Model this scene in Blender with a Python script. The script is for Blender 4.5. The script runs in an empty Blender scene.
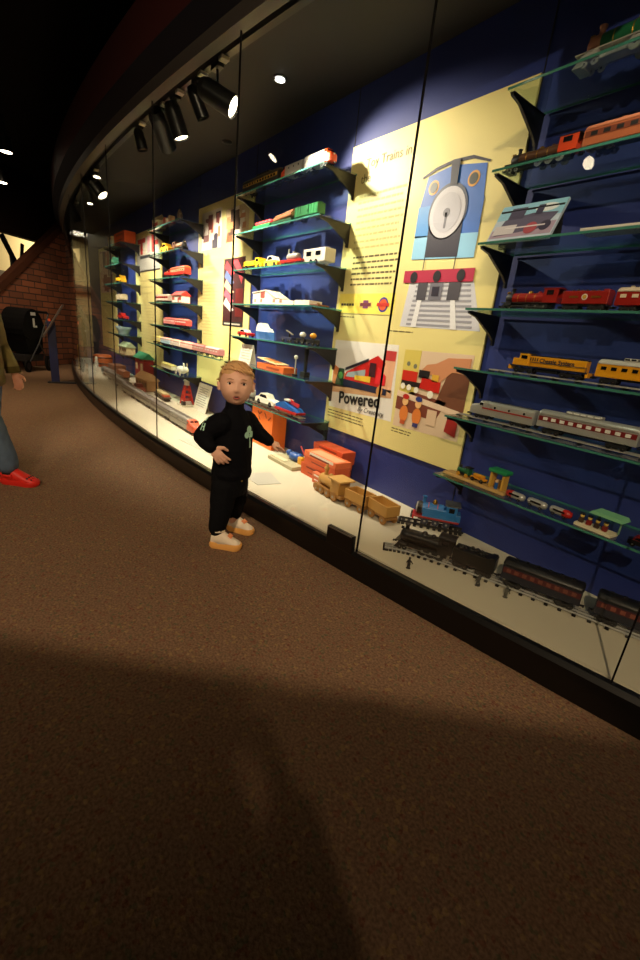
import bpy, bmesh, math, random
from mathutils import Vector, Matrix, noise
from mathutils.bvhtree import BVHTree
random.seed(7)
SC = bpy.context.scene
COL = SC.collection
PI = math.pi

# ------------------------------------------------------------------ materials
def lin(c):
    out = []
    for v in c[:3]:
        v /= 255.0
        out.append(v / 12.92 if v <= .04045 else ((v + .055) / 1.055) ** 2.4)
    return out + [1.0]

_mc = {}
def mat(c, rough=.5, metal=0.0, noise_amt=0.0, scale=30.0, bump=0.0, emit=0.0, coat=0.0):
    key = (tuple(c), rough, metal, noise_amt, scale, bump, emit, coat)
    if key in _mc: return _mc[key]
    m = bpy.data.materials.new('m_%d_%d_%d_%d' % (c[0], c[1], c[2], len(_mc))); m.use_nodes = True
    nt = m.node_tree; b = nt.nodes['Principled BSDF']
    b.inputs['Base Color'].default_value = lin(c)
    b.inputs['Roughness'].default_value = rough; b.inputs['Metallic'].default_value = metal
    b.inputs['Coat Weight'].default_value = coat
    if rough >= .8: b.inputs['Specular IOR Level'].default_value = .12
    if emit:
        b.inputs['Emission Color'].default_value = lin(c); b.inputs['Emission Strength'].default_value = emit
    if noise_amt or bump:
        tc = nt.nodes.new('ShaderNodeTexCoord'); n = nt.nodes.new('ShaderNodeTexNoise')
        n.inputs['Scale'].default_value = scale; n.inputs['Detail'].default_value = 4
        nt.links.new(tc.outputs['Object'], n.inputs['Vector'])
        if noise_amt:
            cr = nt.nodes.new('ShaderNodeMix'); cr.data_type = 'RGBA'
            l = lin(c)
            cr.inputs['A'].default_value = [v * (1 - noise_amt) for v in l[:3]] + [1]
            cr.inputs['B'].default_value = [min(1, v * (1 + noise_amt)) for v in l[:3]] + [1]
            nt.links.new(n.outputs['Fac'], cr.inputs['Factor']); nt.links.new(cr.outputs['Result'], b.inputs['Base Color'])
        if bump:
            bp = nt.nodes.new('ShaderNodeBump'); bp.inputs['Strength'].default_value = bump; bp.inputs['Distance'].default_value = .004
            nt.links.new(n.outputs['Fac'], bp.inputs['Height']); nt.links.new(bp.outputs['Normal'], b.inputs['Normal'])
    _mc[key] = m
    return m

def glass_mat(name, tint, ior=1.5, refl=1.0):
    m = bpy.data.materials.new(name); m.use_nodes = True; nt = m.node_tree; nt.nodes.clear()
    o = nt.nodes.new('ShaderNodeOutputMaterial'); mx = nt.nodes.new('ShaderNodeMixShader')
    t = nt.nodes.new('ShaderNodeBsdfTransparent'); t.inputs['Color'].default_value = tint
    g = nt.nodes.new('ShaderNodeBsdfGlossy'); g.inputs['Roughness'].default_value = .0
    g.inputs['Color'].default_value = (refl, refl, refl, 1)
    f = nt.nodes.new('ShaderNodeFresnel'); ge = nt.nodes.new('ShaderNodeNewGeometry'); mi = nt.nodes.new('ShaderNodeMix')
    mi.inputs['A'].default_value = ior; mi.inputs['B'].default_value = 1 / ior
    nt.links.new(ge.outputs['Backfacing'], mi.inputs['Factor']); nt.links.new(mi.outputs['Result'], f.inputs['IOR'])
    nt.links.new(f.outputs[0], mx.inputs[0]); nt.links.new(t.outputs[0], mx.inputs[1]); nt.links.new(g.outputs[0], mx.inputs[2])
    nt.links.new(mx.outputs[0], o.inputs['Surface'])
    return m

def carpet_mat():
    m = bpy.data.materials.new('carpet'); m.use_nodes = True; nt = m.node_tree; b = nt.nodes['Principled BSDF']
    b.inputs['Roughness'].default_value = 1.0; b.inputs['Specular IOR Level'].default_value = .05
    tc = nt.nodes.new('ShaderNodeTexCoord')
    n1 = nt.nodes.new('ShaderNodeTexNoise'); n1.inputs['Scale'].default_value = 120; n1.inputs['Detail'].default_value = 3
    n2 = nt.nodes.new('ShaderNodeTexVoronoi'); n2.inputs['Scale'].default_value = 95
    n3 = nt.nodes.new('ShaderNodeTexNoise'); n3.inputs['Scale'].default_value = 2.5
    for n in (n1, n2, n3): nt.links.new(tc.outputs['Object'], n.inputs['Vector'])
    r1 = nt.nodes.new('ShaderNodeValToRGB')
    e = r1.color_ramp.elements
    e[0].position = .3; e[0].color = lin((76, 58, 46)); e[1].position = .72; e[1].color = lin((148, 120, 97))
    r2 = nt.nodes.new('ShaderNodeValToRGB'); r2.color_ramp.interpolation = 'CONSTANT'
    e = r2.color_ramp.elements
    e[0].position = 0; e[0].color = lin((128, 100, 78)); e[1].position = .82; e[1].color = lin((120, 62, 48))
    k = e.new(.88); k.color = lin((92, 98, 70)); k = e.new(.94); k.color = lin((160, 130, 84))
    sp = nt.nodes.new('ShaderNodeSeparateColor'); nt.links.new(n2.outputs['Color'], sp.inputs[0])
    nt.links.new(n1.outputs['Fac'], r1.inputs[0]); nt.links.new(sp.outputs[0], r2.inputs[0])
    mx = nt.nodes.new('ShaderNodeMix'); mx.data_type = 'RGBA'; mx.inputs['Factor'].default_value = .42
    nt.links.new(r1.outputs[0], mx.inputs['A']); nt.links.new(r2.outputs[0], mx.inputs['B'])
    nt.links.new(mx.outputs['Result'], b.inputs['Base Color'])
    bp = nt.nodes.new('ShaderNodeBump'); bp.inputs['Strength'].default_value = .7; bp.inputs['Distance'].default_value = .006
    nt.links.new(n1.outputs['Fac'], bp.inputs['Height']); nt.links.new(bp.outputs['Normal'], b.inputs['Normal'])
    return m

def brick_mat():
    m = bpy.data.materials.new('brick'); m.use_nodes = True; nt = m.node_tree; b = nt.nodes['Principled BSDF']
    b.inputs['Roughness'].default_value = .85
    tc = nt.nodes.new('ShaderNodeTexCoord'); mp = nt.nodes.new('ShaderNodeMapping')
    br = nt.nodes.new('ShaderNodeTexBrick')
    br.inputs['Color1'].default_value = lin((136, 80, 52)); br.inputs['Color2'].default_value = lin((98, 56, 38)); br.inputs['Mortar'].default_value = lin((52, 36, 28))
    br.inputs['Scale'].default_value = 1.0; br.inputs['Brick Width'].default_value = .30; br.inputs['Row Height'].default_value = .108; br.inputs['Mortar Size'].default_value = .010
    nt.links.new(tc.outputs['Object'], mp.inputs['Vector'])
    mp.inputs['Rotation'].default_value = (PI / 2, 0, 0)
    nt.links.new(mp.outputs[0], br.inputs['Vector']); nt.links.new(br.outputs['Color'], b.inputs['Base Color'])
    bp = nt.nodes.new('ShaderNodeBump'); bp.inputs['Strength'].default_value = .6; bp.inputs['Distance'].default_value = .01; bp.invert = True
    nt.links.new(br.outputs['Fac'], bp.inputs['Height']); nt.links.new(bp.outputs['Normal'], b.inputs['Normal'])
    return m

# ------------------------------------------------------------------ mesh builder
class MB:
    def __init__(s): s.v = []; s.f = []; s.mi = []; s.sm = []; s.mats = []
    def idx(s, m):
        if m not in s.mats: s.mats.append(m)
        return s.mats.index(m)
    def add(s, vs, fs, m, smooth=False):
        o = len(s.v); s.v += [tuple(v) for v in vs]; i = s.idx(m)
        for f in fs: s.f.append([o + a for a in f]); s.mi.append(i); s.sm.append(smooth)
        return s
    def box(s, c, d, m, rz=0, bev=0, ry=0, rx=0):
        R = Matrix.Translation(c) @ Matrix.Rotation(rz, 4, 'Z') @ Matrix.Rotation(ry, 4, 'Y') @ Matrix.Rotation(rx, 4, 'X')
        x, y, z = d[0] / 2, d[1] / 2, d[2] / 2
        if bev <= 0:
            vs = [R @ Vector((a * x, b * y, e * z)) for a in (-1, 1) for b in (-1, 1) for e in (-1, 1)]
            return s.add(vs, [(0, 1, 3, 2), (4, 6, 7, 5), (0, 4, 5, 1), (2, 3, 7, 6), (0, 2, 6, 4), (1, 5, 7, 3)], m)
        bm = bmesh.new(); bmesh.ops.create_cube(bm, size=1)
        for v in bm.verts: v.co = Vector((v.co.x * 2 * x, v.co.y * 2 * y, v.co.z * 2 * z))
        bmesh.ops.bevel(bm, geom=bm.edges[:], offset=min(bev, x * .95, y * .95, z * .95), segments=2, affect='EDGES', profile=.5)
        bm.verts.index_update()
        s.add([R @ v.co for v in bm.verts], [[v.index for v in f.verts] for f in bm.faces], m); bm.free()
        return s
    def cyl(s, p0, p1, r0, m, r1=None, n=16, smooth=True, caps=True):
        p0 = Vector(p0); p1 = Vector(p1); r1 = r0 if r1 is None else r1
        q = (p1 - p0).to_track_quat('Z', 'Y')
        vs = []
        for p, r in ((p0, r0), (p1, r1)):
            for i in range(n): vs.append(p + q @ Vector((r * math.cos(2 * PI * i / n), r * math.sin(2 * PI * i / n), 0)))
        s.add(vs, [(i, (i + 1) % n, n + (i + 1) % n, n + i) for i in range(n)], m, smooth)
        if caps: s.add(vs, [list(range(n))[::-1], list(range(n, 2 * n))], m, False)
        return s
    def sph(s, c, r, m, n=16, rot=None):
        r = (r, r, r) if not hasattr(r, '__len__') else r
        R = Matrix.Translation(c) @ (rot.to_4x4() if rot else Matrix())
        k = n // 2; vs = [R @ Vector((0, 0, -r[2]))]
        for j in range(1, k):
            t = -PI / 2 + PI * j / k
            for i in range(n):
                a = 2 * PI * i / n; vs.append(R @ Vector((r[0] * math.cos(t) * math.cos(a), r[1] * math.cos(t) * math.sin(a), r[2] * math.sin(t))))
        vs.append(R @ Vector((0, 0, r[2]))); fs = []
        for i in range(n): fs.append((0, 1 + (i + 1) % n, 1 + i))
        for j in range(k - 2):
            for i in range(n):
                a = 1 + j * n + i; b = 1 + j * n + (i + 1) % n; fs.append((a, b, b + n, a + n))
        L = len(vs) - 1
        for i in range(n): fs.append((L, L - n + i, L - n + (i + 1) % n))
        return s.add(vs, fs, m, True)
    def loft(s, rings, m, smooth=True, caps=True):
        n = len(rings[0]); vs = [p for r in rings for p in r]
        fs = [(j * n + i, j * n + (i + 1) % n, (j + 1) * n + (i + 1) % n, (j + 1) * n + i) for j in range(len(rings) - 1) for i in range(n)]
        s.add(vs, fs, m, smooth)
        if caps: s.add(vs, [list(range(n))[::-1], list(range((len(rings) - 1) * n, len(rings) * n))], m, False)
        return s
    def tube(s, pts, r, m, n=8):
        pts = [Vector(p) for p in pts]; rings = []
        up = Vector((0.31, .2, .93)).normalized()
        for i, p in enumerate(pts):
            d = (pts[min(i + 1, len(pts) - 1)] - pts[max(i - 1, 0)]).normalized()
            a = d.cross(up); a = a.normalized() if a.length > 1e-4 else Vector((1, 0, 0)); b = d.cross(a).normalized()
            rr = r[i] if hasattr(r, '__len__') else r
            rings.append([p + a * rr * math.cos(2 * PI * k / n) + b * rr * math.sin(2 * PI * k / n) for k in range(n)])
        return s.loft(rings, m)
    def lathe(s, prof, m, o=(0, 0, 0), ax='Z', n=24):
        rings = []
        for r, h in prof:
            ring = []
            for i in range(n):
                a = 2 * PI * i / n; x, y = max(r, 1e-5) * math.cos(a), max(r, 1e-5) * math.sin(a)
                p = {'Z': (x, y, h), 'X': (h, x, y), 'Y': (x, h, y)}[ax]
                ring.append(Vector(p) + Vector(o))
            rings.append(ring)
        return s.loft(rings, m)
    def prism(s, poly, lo, hi, m, plane='xz', smooth=False):
        def P(a, b, t): return {'xz': (a, t, b), 'xy': (a, b, t), 'yz': (t, a, b)}[plane]
        n = len(poly); vs = [P(a, b, lo) for a, b in poly] + [P(a, b, hi) for a, b in poly]
        s.add(vs, [(i, (i + 1) % n, n + (i + 1) % n, n + i) for i in range(n)], m, smooth)
        return s.add(vs, [list(range(n))[::-1], list(range(n, 2 * n))], m)
    def mesh(s, name):
        me = bpy.data.meshes.new(name); me.from_pydata(s.v, [], s.f)
        for m in s.mats: me.materials.append(m)
        for p, i, k in zip(me.polygons, s.mi, s.sm): p.material_index = i; p.use_smooth = k
        bm = bmesh.new(); bm.from_mesh(me); bmesh.ops.recalc_face_normals(bm, faces=bm.faces[:]); bm.to_mesh(me); bm.free()
        return me

def link(name, me, parent=None, loc=(0, 0, 0), rz=0, rot=None):
    o = bpy.data.objects.new(name, me); COL.objects.link(o); o.parent = parent; o.location = loc
    o.rotation_euler = rot if rot else (0, 0, rz)
    return o
def obj(name, mb, parent=None, loc=(0, 0, 0), rz=0, rot=None, label=None):
    o = link(name, mb.mesh(name), parent, loc, rz, rot)
    if label: o['label'] = label
    return o
def tag(o, label, cat, group=None, kind=None):
    o['label'] = label; o['category'] = cat
    if group: o['group'] = group
    if kind: o['kind'] = kind
    return o
def thing(name, label, cat, loc=(0, 0, 0), rz=0, group=None):
    return tag(link(name, None, None, loc, rz), label, cat, group)
def struct(name, mb, loc=(0, 0, 0), rz=0):
    o = obj(name, mb, None, loc, rz); o['kind'] = 'structure'; return o
def copy_tree(o, parent=None):
    c = o.copy(); COL.objects.link(c); c.parent = parent
    for ch in list(o.children): copy_tree(ch, c)
    return c
def rrect(w, h, z0, r, n=4, rb=None):
    rb = r if rb is None else rb; out = []
    for cy, cz, rr, a0 in ((w / 2 - rb, z0 + rb, rb, -PI / 2), (w / 2 - r, z0 + h - r, r, 0), (-w / 2 + r, z0 + h - r, r, PI / 2), (-w / 2 + rb, z0 + rb, rb, PI)):
        for i in range(n + 1):
            a = a0 + PI / 2 * i / n; out.append((cy + rr * math.cos(a), cz + rr * math.sin(a)))
    return out
def text_mb(body, size, m, thick=.001, off=0.0, shear=0.0, align='LEFT'):
    cu = bpy.data.curves.new('t', 'FONT'); cu.body = body; cu.size = size; cu.extrude = thick; cu.offset = off; cu.shear = shear; cu.align_x = align
    cu.resolution_u = 3
    o = bpy.data.objects.new('t', cu); COL.objects.link(o)
    dg = bpy.context.evaluated_depsgraph_get(); me = bpy.data.meshes.new_from_object(o.evaluated_get(dg))
    mb = MB(); mb.add([(v.co.x, -v.co.z, v.co.y) for v in me.vertices], [list(p.vertices) for p in me.polygons], m)
    bpy.data.objects.remove(o); bpy.data.curves.remove(cu); bpy.data.meshes.remove(me)
    return mb

# common materials
BLACK = mat((14, 14, 15), .35); BLACKM = mat((22, 22, 24), .5); STEEL = mat((150, 150, 150), .3, .9); DARKST = mat((60, 60, 62), .35, .8)
RUBBER = mat((18, 18, 18), .8); WHITE = mat((225, 220, 208), .5); SILVER = mat((186, 186, 183), .3, .4); CREAM = mat((232, 222, 190), .6)
GLASSD = mat((16, 18, 24), .15); BRASS = mat((178, 138, 60), .3, .85); YEL = mat((226, 176, 30), .4); RED = mat((176, 26, 20), .4); GREEN = mat((24, 84, 46), .4)
BLUE = mat((30, 92, 170), .35)
PANE = glass_mat('pane_glass', (.97, .985, .975, 1), 1.45)
SHELFG = glass_mat('shelf_glass', (.86, .95, .92, 1), 1.5)

# ------------------------------------------------------------------ camera
cam = bpy.data.cameras.new('camera'); cam.sensor_fit = 'VERTICAL'; cam.sensor_height = 36; cam.sensor_width = 24; cam.lens = 433.526 / 960 * 36
cam.clip_start = .02; cam.clip_end = 60
co = bpy.data.objects.new('camera', cam); COL.objects.link(co)
_r = Vector((.5922639, .7991106, .1031779)); _u = Vector((-.310764, .1084017, .9442853)); _f = Vector((-.7434038, .5913301, -.3125372))
co.matrix_world = Matrix(((_r.x, _u.x, -_f.x, 2.6358), (_r.y, _u.y, -_f.y, -2.0838), (_r.z, _u.z, -_f.z, 1.1), (0, 0, 0, 1)))
SC.camera = co

# ------------------------------------------------------------------ toy rolling stock (forward = +x, origin on the rail)
_wc = {}
def wheels(t, xs, r, gauge, m=None, w=.008, spoked=False):
    m = m or BLACKM; key = (round(r, 4), m.name, w)
    if key not in _wc:
        b = MB(); b.cyl((0, -w / 2, 0), (0, w / 2, 0), r * .93, m, n=18); b.cyl((0, -w * .2, 0), (0, w * .2, 0), r, m, n=18)
        b.cyl((0, -w * .62, 0), (0, w * .62, 0), r * .3, STEEL if m is not SILVER else DARKST, n=10)
        _wc[key] = b.mesh('wheel')
    for x in xs:
        for s in (-1, 1): link('wheel', _wc[key], t, (x, s * gauge / 2, r))
def trucks(t, xs, L, H, W, m=None):
    m = m or BLACKM
    for x in xs:
        b = MB()
        b.box((x, 0, H * .62), (L * .6, W * .55, H * .35), m)
        for s in (-1, 1):
            b.box((x, s * W * .44, H * .55), (L * .98, W * .05, H * .3), m, bev=.001); b.box((x, s * W * .45, H * .45), (L * .25, W * .07, H * .5), m)
        obj('truck', b, t)
        wheels(t, (x - L * .33, x + L * .33), H * .46, W * .74, m, w=max(.004, W * .08))
def couplers(t, L, z, m=None):
    m = m or BLACKM
    for s in (-1, 1):
        b = MB(); b.box((s * (L / 2 + .006), 0, z), (.016, .007, .006), m); b.box((s * (L / 2 + .014), .003, z), (.006, .012, .008), m, bev=.001); obj('coupler', b, t)

def steam_loco(label, L, H, W, loc, rz, boiler=BLACK, cabm=None, under=BLACK, wheel=None, front=None, roof=None, group=None, trim=BRASS):
    cabm = cabm or boiler; wheel = wheel or BLACKM; front = front or DARKST; roof = roof or BLACKM
    t = thing('toy_steam_locomotive', label, 'toy train', loc, rz, group)
    zb = H * .56; rb = min(H * .25, W * .42); x0 = -L / 2; xc = x0 + L * .24; xf = L * .40
    b = MB(); b.lathe([(rb * 1.06, xc), (rb * 1.06, xc + L * .1), (rb, xc + L * .2), (rb, xf - L * .1)], boiler, (0, 0, zb), 'X')
    b.lathe([(rb * 1.02, xf - L * .1), (rb * 1.02, xf), (rb * .9, xf + .003)], front, (0, 0, zb), 'X')
    for k in (.15, .3, .45): b.lathe([(rb * 1.0, xc + L * k), (rb * 1.05, xc + L * k), (rb * 1.05, xc + L * k + L * .008), (rb * 1.0, xc + L * k + L * .008)], trim, (0, 0, zb), 'X')
    o = obj('boiler', b, t)
    d = MB(); d.lathe([(rb * .78, xf + .002), (rb * .7, xf + .008), (rb * .2, xf + .012), (0, xf + .014)], front, (0, 0, zb), 'X'); obj('smokebox_door', d, o)
    b = MB(); h0, h1 = H * .36, H * .98
    for s in (-1, 1): b.box((x0 + L * .12, s * W * .46, (h0 + h1) / 2), (L * .24, W * .06, h1 - h0), cabm)
    b.box((xc - .003, 0, (h0 + h1) / 2), (.006, W * .94, h1 - h0), cabm); b.box((x0 + L * .05, 0, h0 + H * .12), (L * .08, W * .9, H * .24), cabm)
    c = obj('cab', b, t)
    b = MB(); b.prism([(W * .52 * math.cos(a), h1 - H * .02 + H * .07 * math.sin(a)) for a in [PI * k / 8 for k in range(9)]], x0 - L * .02, xc + L * .02, roof, 'yz', True); obj('cab_roof', b, c)
    for s in (-1, 1):
        b = MB(); b.box((x0 + L * .13, s * W * .492, H * .80), (L * .11, .003, H * .2), GLASSD); obj('cab_window', b, c)
    b = MB(); b.box((L * .05, 0, H * .35), (L * .88, W * .98, H * .035), under, bev=.001); b.box((0, 0, H * .24), (L * .84, W * .5, H * .2), under); obj('running_board', b, t)
    for nm, x, r0, hh in (('smokestack', xf - L * .06, rb * .34, .24), ('steam_dome', xc + L * .28, rb * .42, .12), ('sand_dome', xc + L * .12, rb * .36, .1)):
        b = MB(); zt = zb + rb * .9
        if nm == 'smokestack': b.lathe([(r0 * 1.2, 0), (r0 * .85, H * .03), (r0, H * hh * .8), (r0 * 1.25, H * hh * .85), (r0 * 1.25, H * hh), (r0 * .8, H * hh)], front if front is not DARKST else under, (x, 0, zt))
        else: b.lathe([(r0 * 1.2, 0), (r0, H * .03), (r0, H * hh * .6), (r0 * .7, H * hh * .95), (0, H * hh)], trim if nm == 'steam_dome' else boiler, (x, 0, zt))
        obj(nm, b, t)
    b = MB(); b.cyl((xf, 0, zb + rb * 1.05), (xf + .012, 0, zb + rb * 1.05), rb * .24, trim, n=12); b.cyl((xf + .012, 0, zb + rb * 1.05), (xf + .013, 0, zb + rb * 1.05), rb * .19, WHITE, n=12); obj('headlamp', b, t)
    b = MB(); b.prism([(xf, H * .3), (xf + L * .03, H * .3), (L * .5, H * .04), (xf, H * .04)], -W * .44, W * .44, under); obj('pilot', b, t)
    for s in (-1, 1):
        b = MB(); b.cyl((xf - L * .12, s * W * .42, H * .24), (xf - L * .01, s * W * .42, H * .24), H * .085, under, n=14); b.box((xf - L * .065, s * W * .42, H * .33), (L * .1, W * .12, H * .08), under, bev=.001); obj('cylinder', b, t)
    rd = H * .19; dx = [xc - L * .04 + k * L * .145 for k in range(3)]
    wheels(t, dx, rd, W * .78, wheel, w=W * .09); wheels(t, (xf - L * .09, xf), H * .1, W * .7, wheel, w=W * .08)
    for s in (-1, 1):
        b = MB(); b.box((dx[1], s * W * .47, rd * .85), (L * .31, W * .025, H * .03), STEEL); b.box(((dx[2] + xf - L * .1) / 2, s * W * .485, rd * 1.05), (xf - L * .1 - dx[2] + L * .02, W * .02, H * .022), STEEL); obj('side_rod', b, t)
    b = MB(); b.tube([(xc + L * .02, -W * .3, zb + rb * .8), (xf - L * .02, -W * .3, zb + rb * .8)], .0018, STEEL, 6); obj('handrail', b, t)
    couplers(t, L, H * .18)
    return t
def tender(label, L, H, W, loc, rz, body=BLACK, top=None, group=None, emblem=None):
    t = thing('toy_tender', label, 'toy train', loc, rz, group)
    b = MB(); b.box((0, 0, H * .6), (L, W, H * .56), body, bev=.003); b.box((0, 0, H * .3), (L * .98, W * .8, H * .08), BLACKM); b.box((-L * .42, 0, H * .9), (L * .12, W * .9, H * .1), body, bev=.002); o = obj('body', b, t)
    b = MB(); 
    for i in range(26): b.sph((random.uniform(-L * .25, L * .44), random.uniform(-W * .38, W * .38), H * .87 + random.uniform(0, H * .04)), random.uniform(.05, .09) * H, top or BLACKM, 6)
    o2 = obj('coal_load', b, t)
    if emblem:
        for s in (-1, 1):
            b = MB(); b.cyl((0, s * W * .5, H * .62), (0, s * (W * .5 + .0012), H * .62), H * .13, WHITE, n=20); b.cyl((0, s * (W * .5 + .0012), H * .62), (0, s * (W * .5 + .0018), H * .62), H * .09, emblem, n=16)
            for k in (-1, 1): b.box((k * L * .24, s * (W * .5 + .0006), H * .62), (L * .2, .0012, H * .08), BRASS)
            obj('emblem', b, o)
    trucks(t, (-L * .28, L * .28), L * .34, H * .32, W); couplers(t, L, H * .2)
    return t
def coach(label, L, H, W, loc, rz, body, roof, band=None, win=GLASSD, nwin=8, dome=False, group=None, name='toy_passenger_coach', wz=.62, vest=True, winmat=None):
    t = thing(name, label, 'toy train', loc, rz, group)
    z0 = H * .26; z1 = H * .8
    b = MB(); b.box((0, 0, (z0 + z1) / 2), (L, W, z1 - z0), body, bev=.003); b.box((0, 0, z0 - H * .03), (L * .5, W * .5, H * .1), BLACKM, bev=.002); o = obj('body', b, t)
    prof = [(W * .53 * math.cos(a), z1 - .002 + H * .2 * math.sin(a)) for a in [PI * k / 10 for k in range(11)]]
    def rr(x, k): return [Vector((x, p[0] * k, z1 + (p[1] - z1) * k)) for p in prof]
    b = MB(); b.loft([rr(-L * .505, .7), rr(-L * .49, .95), rr(-L * .47, 1), rr(L * .47, 1), rr(L * .49, .95), rr(L * .505, .7)], roof)
    ro = obj('roof', b, t)
    if dome:
        b = MB(); b.box((L * .05, 0, H * 1.02), (L * .36, W * .62, H * .12), roof, bev=.004)
        for k in range(5):
            for s in (-1, 1): b.box((L * (-.09 + .07 * k), s * W * .312, H * 1.03), (L * .05, .002, H * .06), win)
        obj('roof_dome', b, ro)
    else:
        b = MB(); 
        for k in range(6): b.box((L * (-.36 + .145 * k), 0, z1 + H * .2), (L * .04, W * .2, H * .05), roof, bev=.001)
        obj('roof_vent', b, ro)
    if band:
        for s in (-1, 1):
            b = MB(); b.box((0, s * (W / 2 + .0004), H * wz), (L * .97, .0014, H * .2), band); obj('window_band', b, o)
    for k in range(nwin):
        b = MB(); x = L * (-.41 + .82 * k / max(1, nwin - 1)); b.box((x, 0, H * wz), (L * .82 / nwin * .6, W + .004, H * .13), winmat or win); obj('window', b, o)
    trucks(t, (-L * .33, L * .33), L * .2, H * .27, W); couplers(t, L, H * .2)
    return t
def boxcar(label, L, H, W, loc, rz, body, roof=None, door=None, group=None, name='toy_boxcar'):
    t = thing(name, label, 'toy train', loc, rz, group); roof = roof or body
    b = MB(); b.box((0, 0, H * .62), (L, W, H * .64), body, bev=.002)
    for k in range(9):
        for s in (-1, 1): b.box((L * (-.46 + .115 * k), s * W / 2, H * .62), (.003, .004, H * .6), body)
    o = obj('body', b, t)
    b = MB(); b.prism([(-W * .53, H * .93), (W * .53, H * .93), (0, H * 1.0)], -L * .51, L * .51, roof, 'yz'); b.box((0, 0, H * 1.0), (L, W * .16, H * .02), roof); obj('roof', b, t)
    for s in (-1, 1):
        b = MB(); b.box((0, s * (W / 2 + .002), H * .6), (L * .26, .005, H * .56), door or body); b.box((L * .1, s * (W / 2 + .005), H * .55), (.004, .004, H * .15), BLACKM); obj('door', b, o)
    trucks(t, (-L * .32, L * .32), L * .26, H * .3, W); couplers(t, L, H * .2)
    return t
def flatcar(label, L, H, W, loc, rz, deck, group=None, name='toy_flatcar', th=.16):
    t = thing(name, label, 'toy train', loc, rz, group)
    b = MB(); b.box((0, 0, H * (.3 + th / 2)), (L, W, H * th), deck, bev=.0015)
    for k in range(7): b.box((L * (-.42 + .14 * k), 0, H * (.3 + th * .5)), (.006, W * 1.04, H * th * .7), deck)
    obj('deck', b, t)
    trucks(t, (-L * .33, L * .33), L * .24, H * .3, W); couplers(t, L, H * .2)
    return t
def hood_diesel(label, L, H, W, loc, rz, body, roof, endm, text=None, textm=None, group=None):
    t = thing('toy_diesel_locomotive', label, 'toy train', loc, rz, group)
    b = MB(); b.box((-L * .1, 0, H * .6), (L * .7, W * .72, H * .5), body, bev=.003); b.box((L * .42, 0, H * .52), (L * .1, W * .72, H * .34), body, bev=.003); h = obj('hood', b, t)
    b = MB(); b.box((L * .31, 0, H * .64), (L * .14, W * .96, H * .58), body, bev=.003); c = obj('cab', b, t)
    for s in (-1, 1):
        b = MB(); b.box((L * .31, s * W * .48, H * .76), (L * .08, .003, H * .16), GLASSD); obj('cab_window', b, c)
    b = MB(); b.box((L * .381, 0, H * .79), (.003, W * .7, H * .13), GLASSD); obj('windshield', b, c)
    b = MB(); b.box((-L * .1, 0, H * .87), (L * .7, W * .66, H * .06), roof, bev=.002); b.box((L * .31, 0, H * .95), (L * .16, W * .98, H * .05), roof, bev=.003)
    for k in range(3): b.cyl((-L * (.36 - .13 * k), 0, H * .89), (-L * (.36 - .13 * k), 0, H * .93), W * .22, roof, n=14)
    obj('roof', b, t)
    b = MB(); b.box((0, 0, H * .33), (L * .98, W, H * .07), roof, bev=.001); b.box((0, 0, H * .22), (L * .28, W * .7, H * .18), BLACKM, bev=.004); obj('frame', b, t)
    for s in (-1, 1):
        b = MB(); b.box((s * L * .485, 0, H * .25), (.012, W * .98, H * .22), endm, bev=.002); obj('pilot_plate', b, t)
        b = MB(); b.tube([(-L * .47, s * W * .48, H * .36)] + [(-L * .47, s * W * .48, H * .56), (L * .22, s * W * .48, H * .56)], .0015, roof, 6); obj('handrail', b, t)
        b = MB()
        for k in range(4): b.box((L * (.14 + .03 * k), s * W * .362, H * .7), (.004, .003, H * .16), roof)
        obj('grille', b, h)
    if text:
        for s in (-1, 1):
            tm = text_mb(text, H * .26, textm, .0006, .0006)
            w = max(v[0] for v in tm.v)
            obj('lettering', tm, h, (-w / 2 - L * .1, -W * .362, H * .58) if s < 0 else (w / 2 - L * .1, W * .362, H * .58), 0 if s < 0 else PI)
    trucks(t, (-L * .3, L * .3), L * .27, H * .32, W); couplers(t, L, H * .2)
    return t
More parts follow.
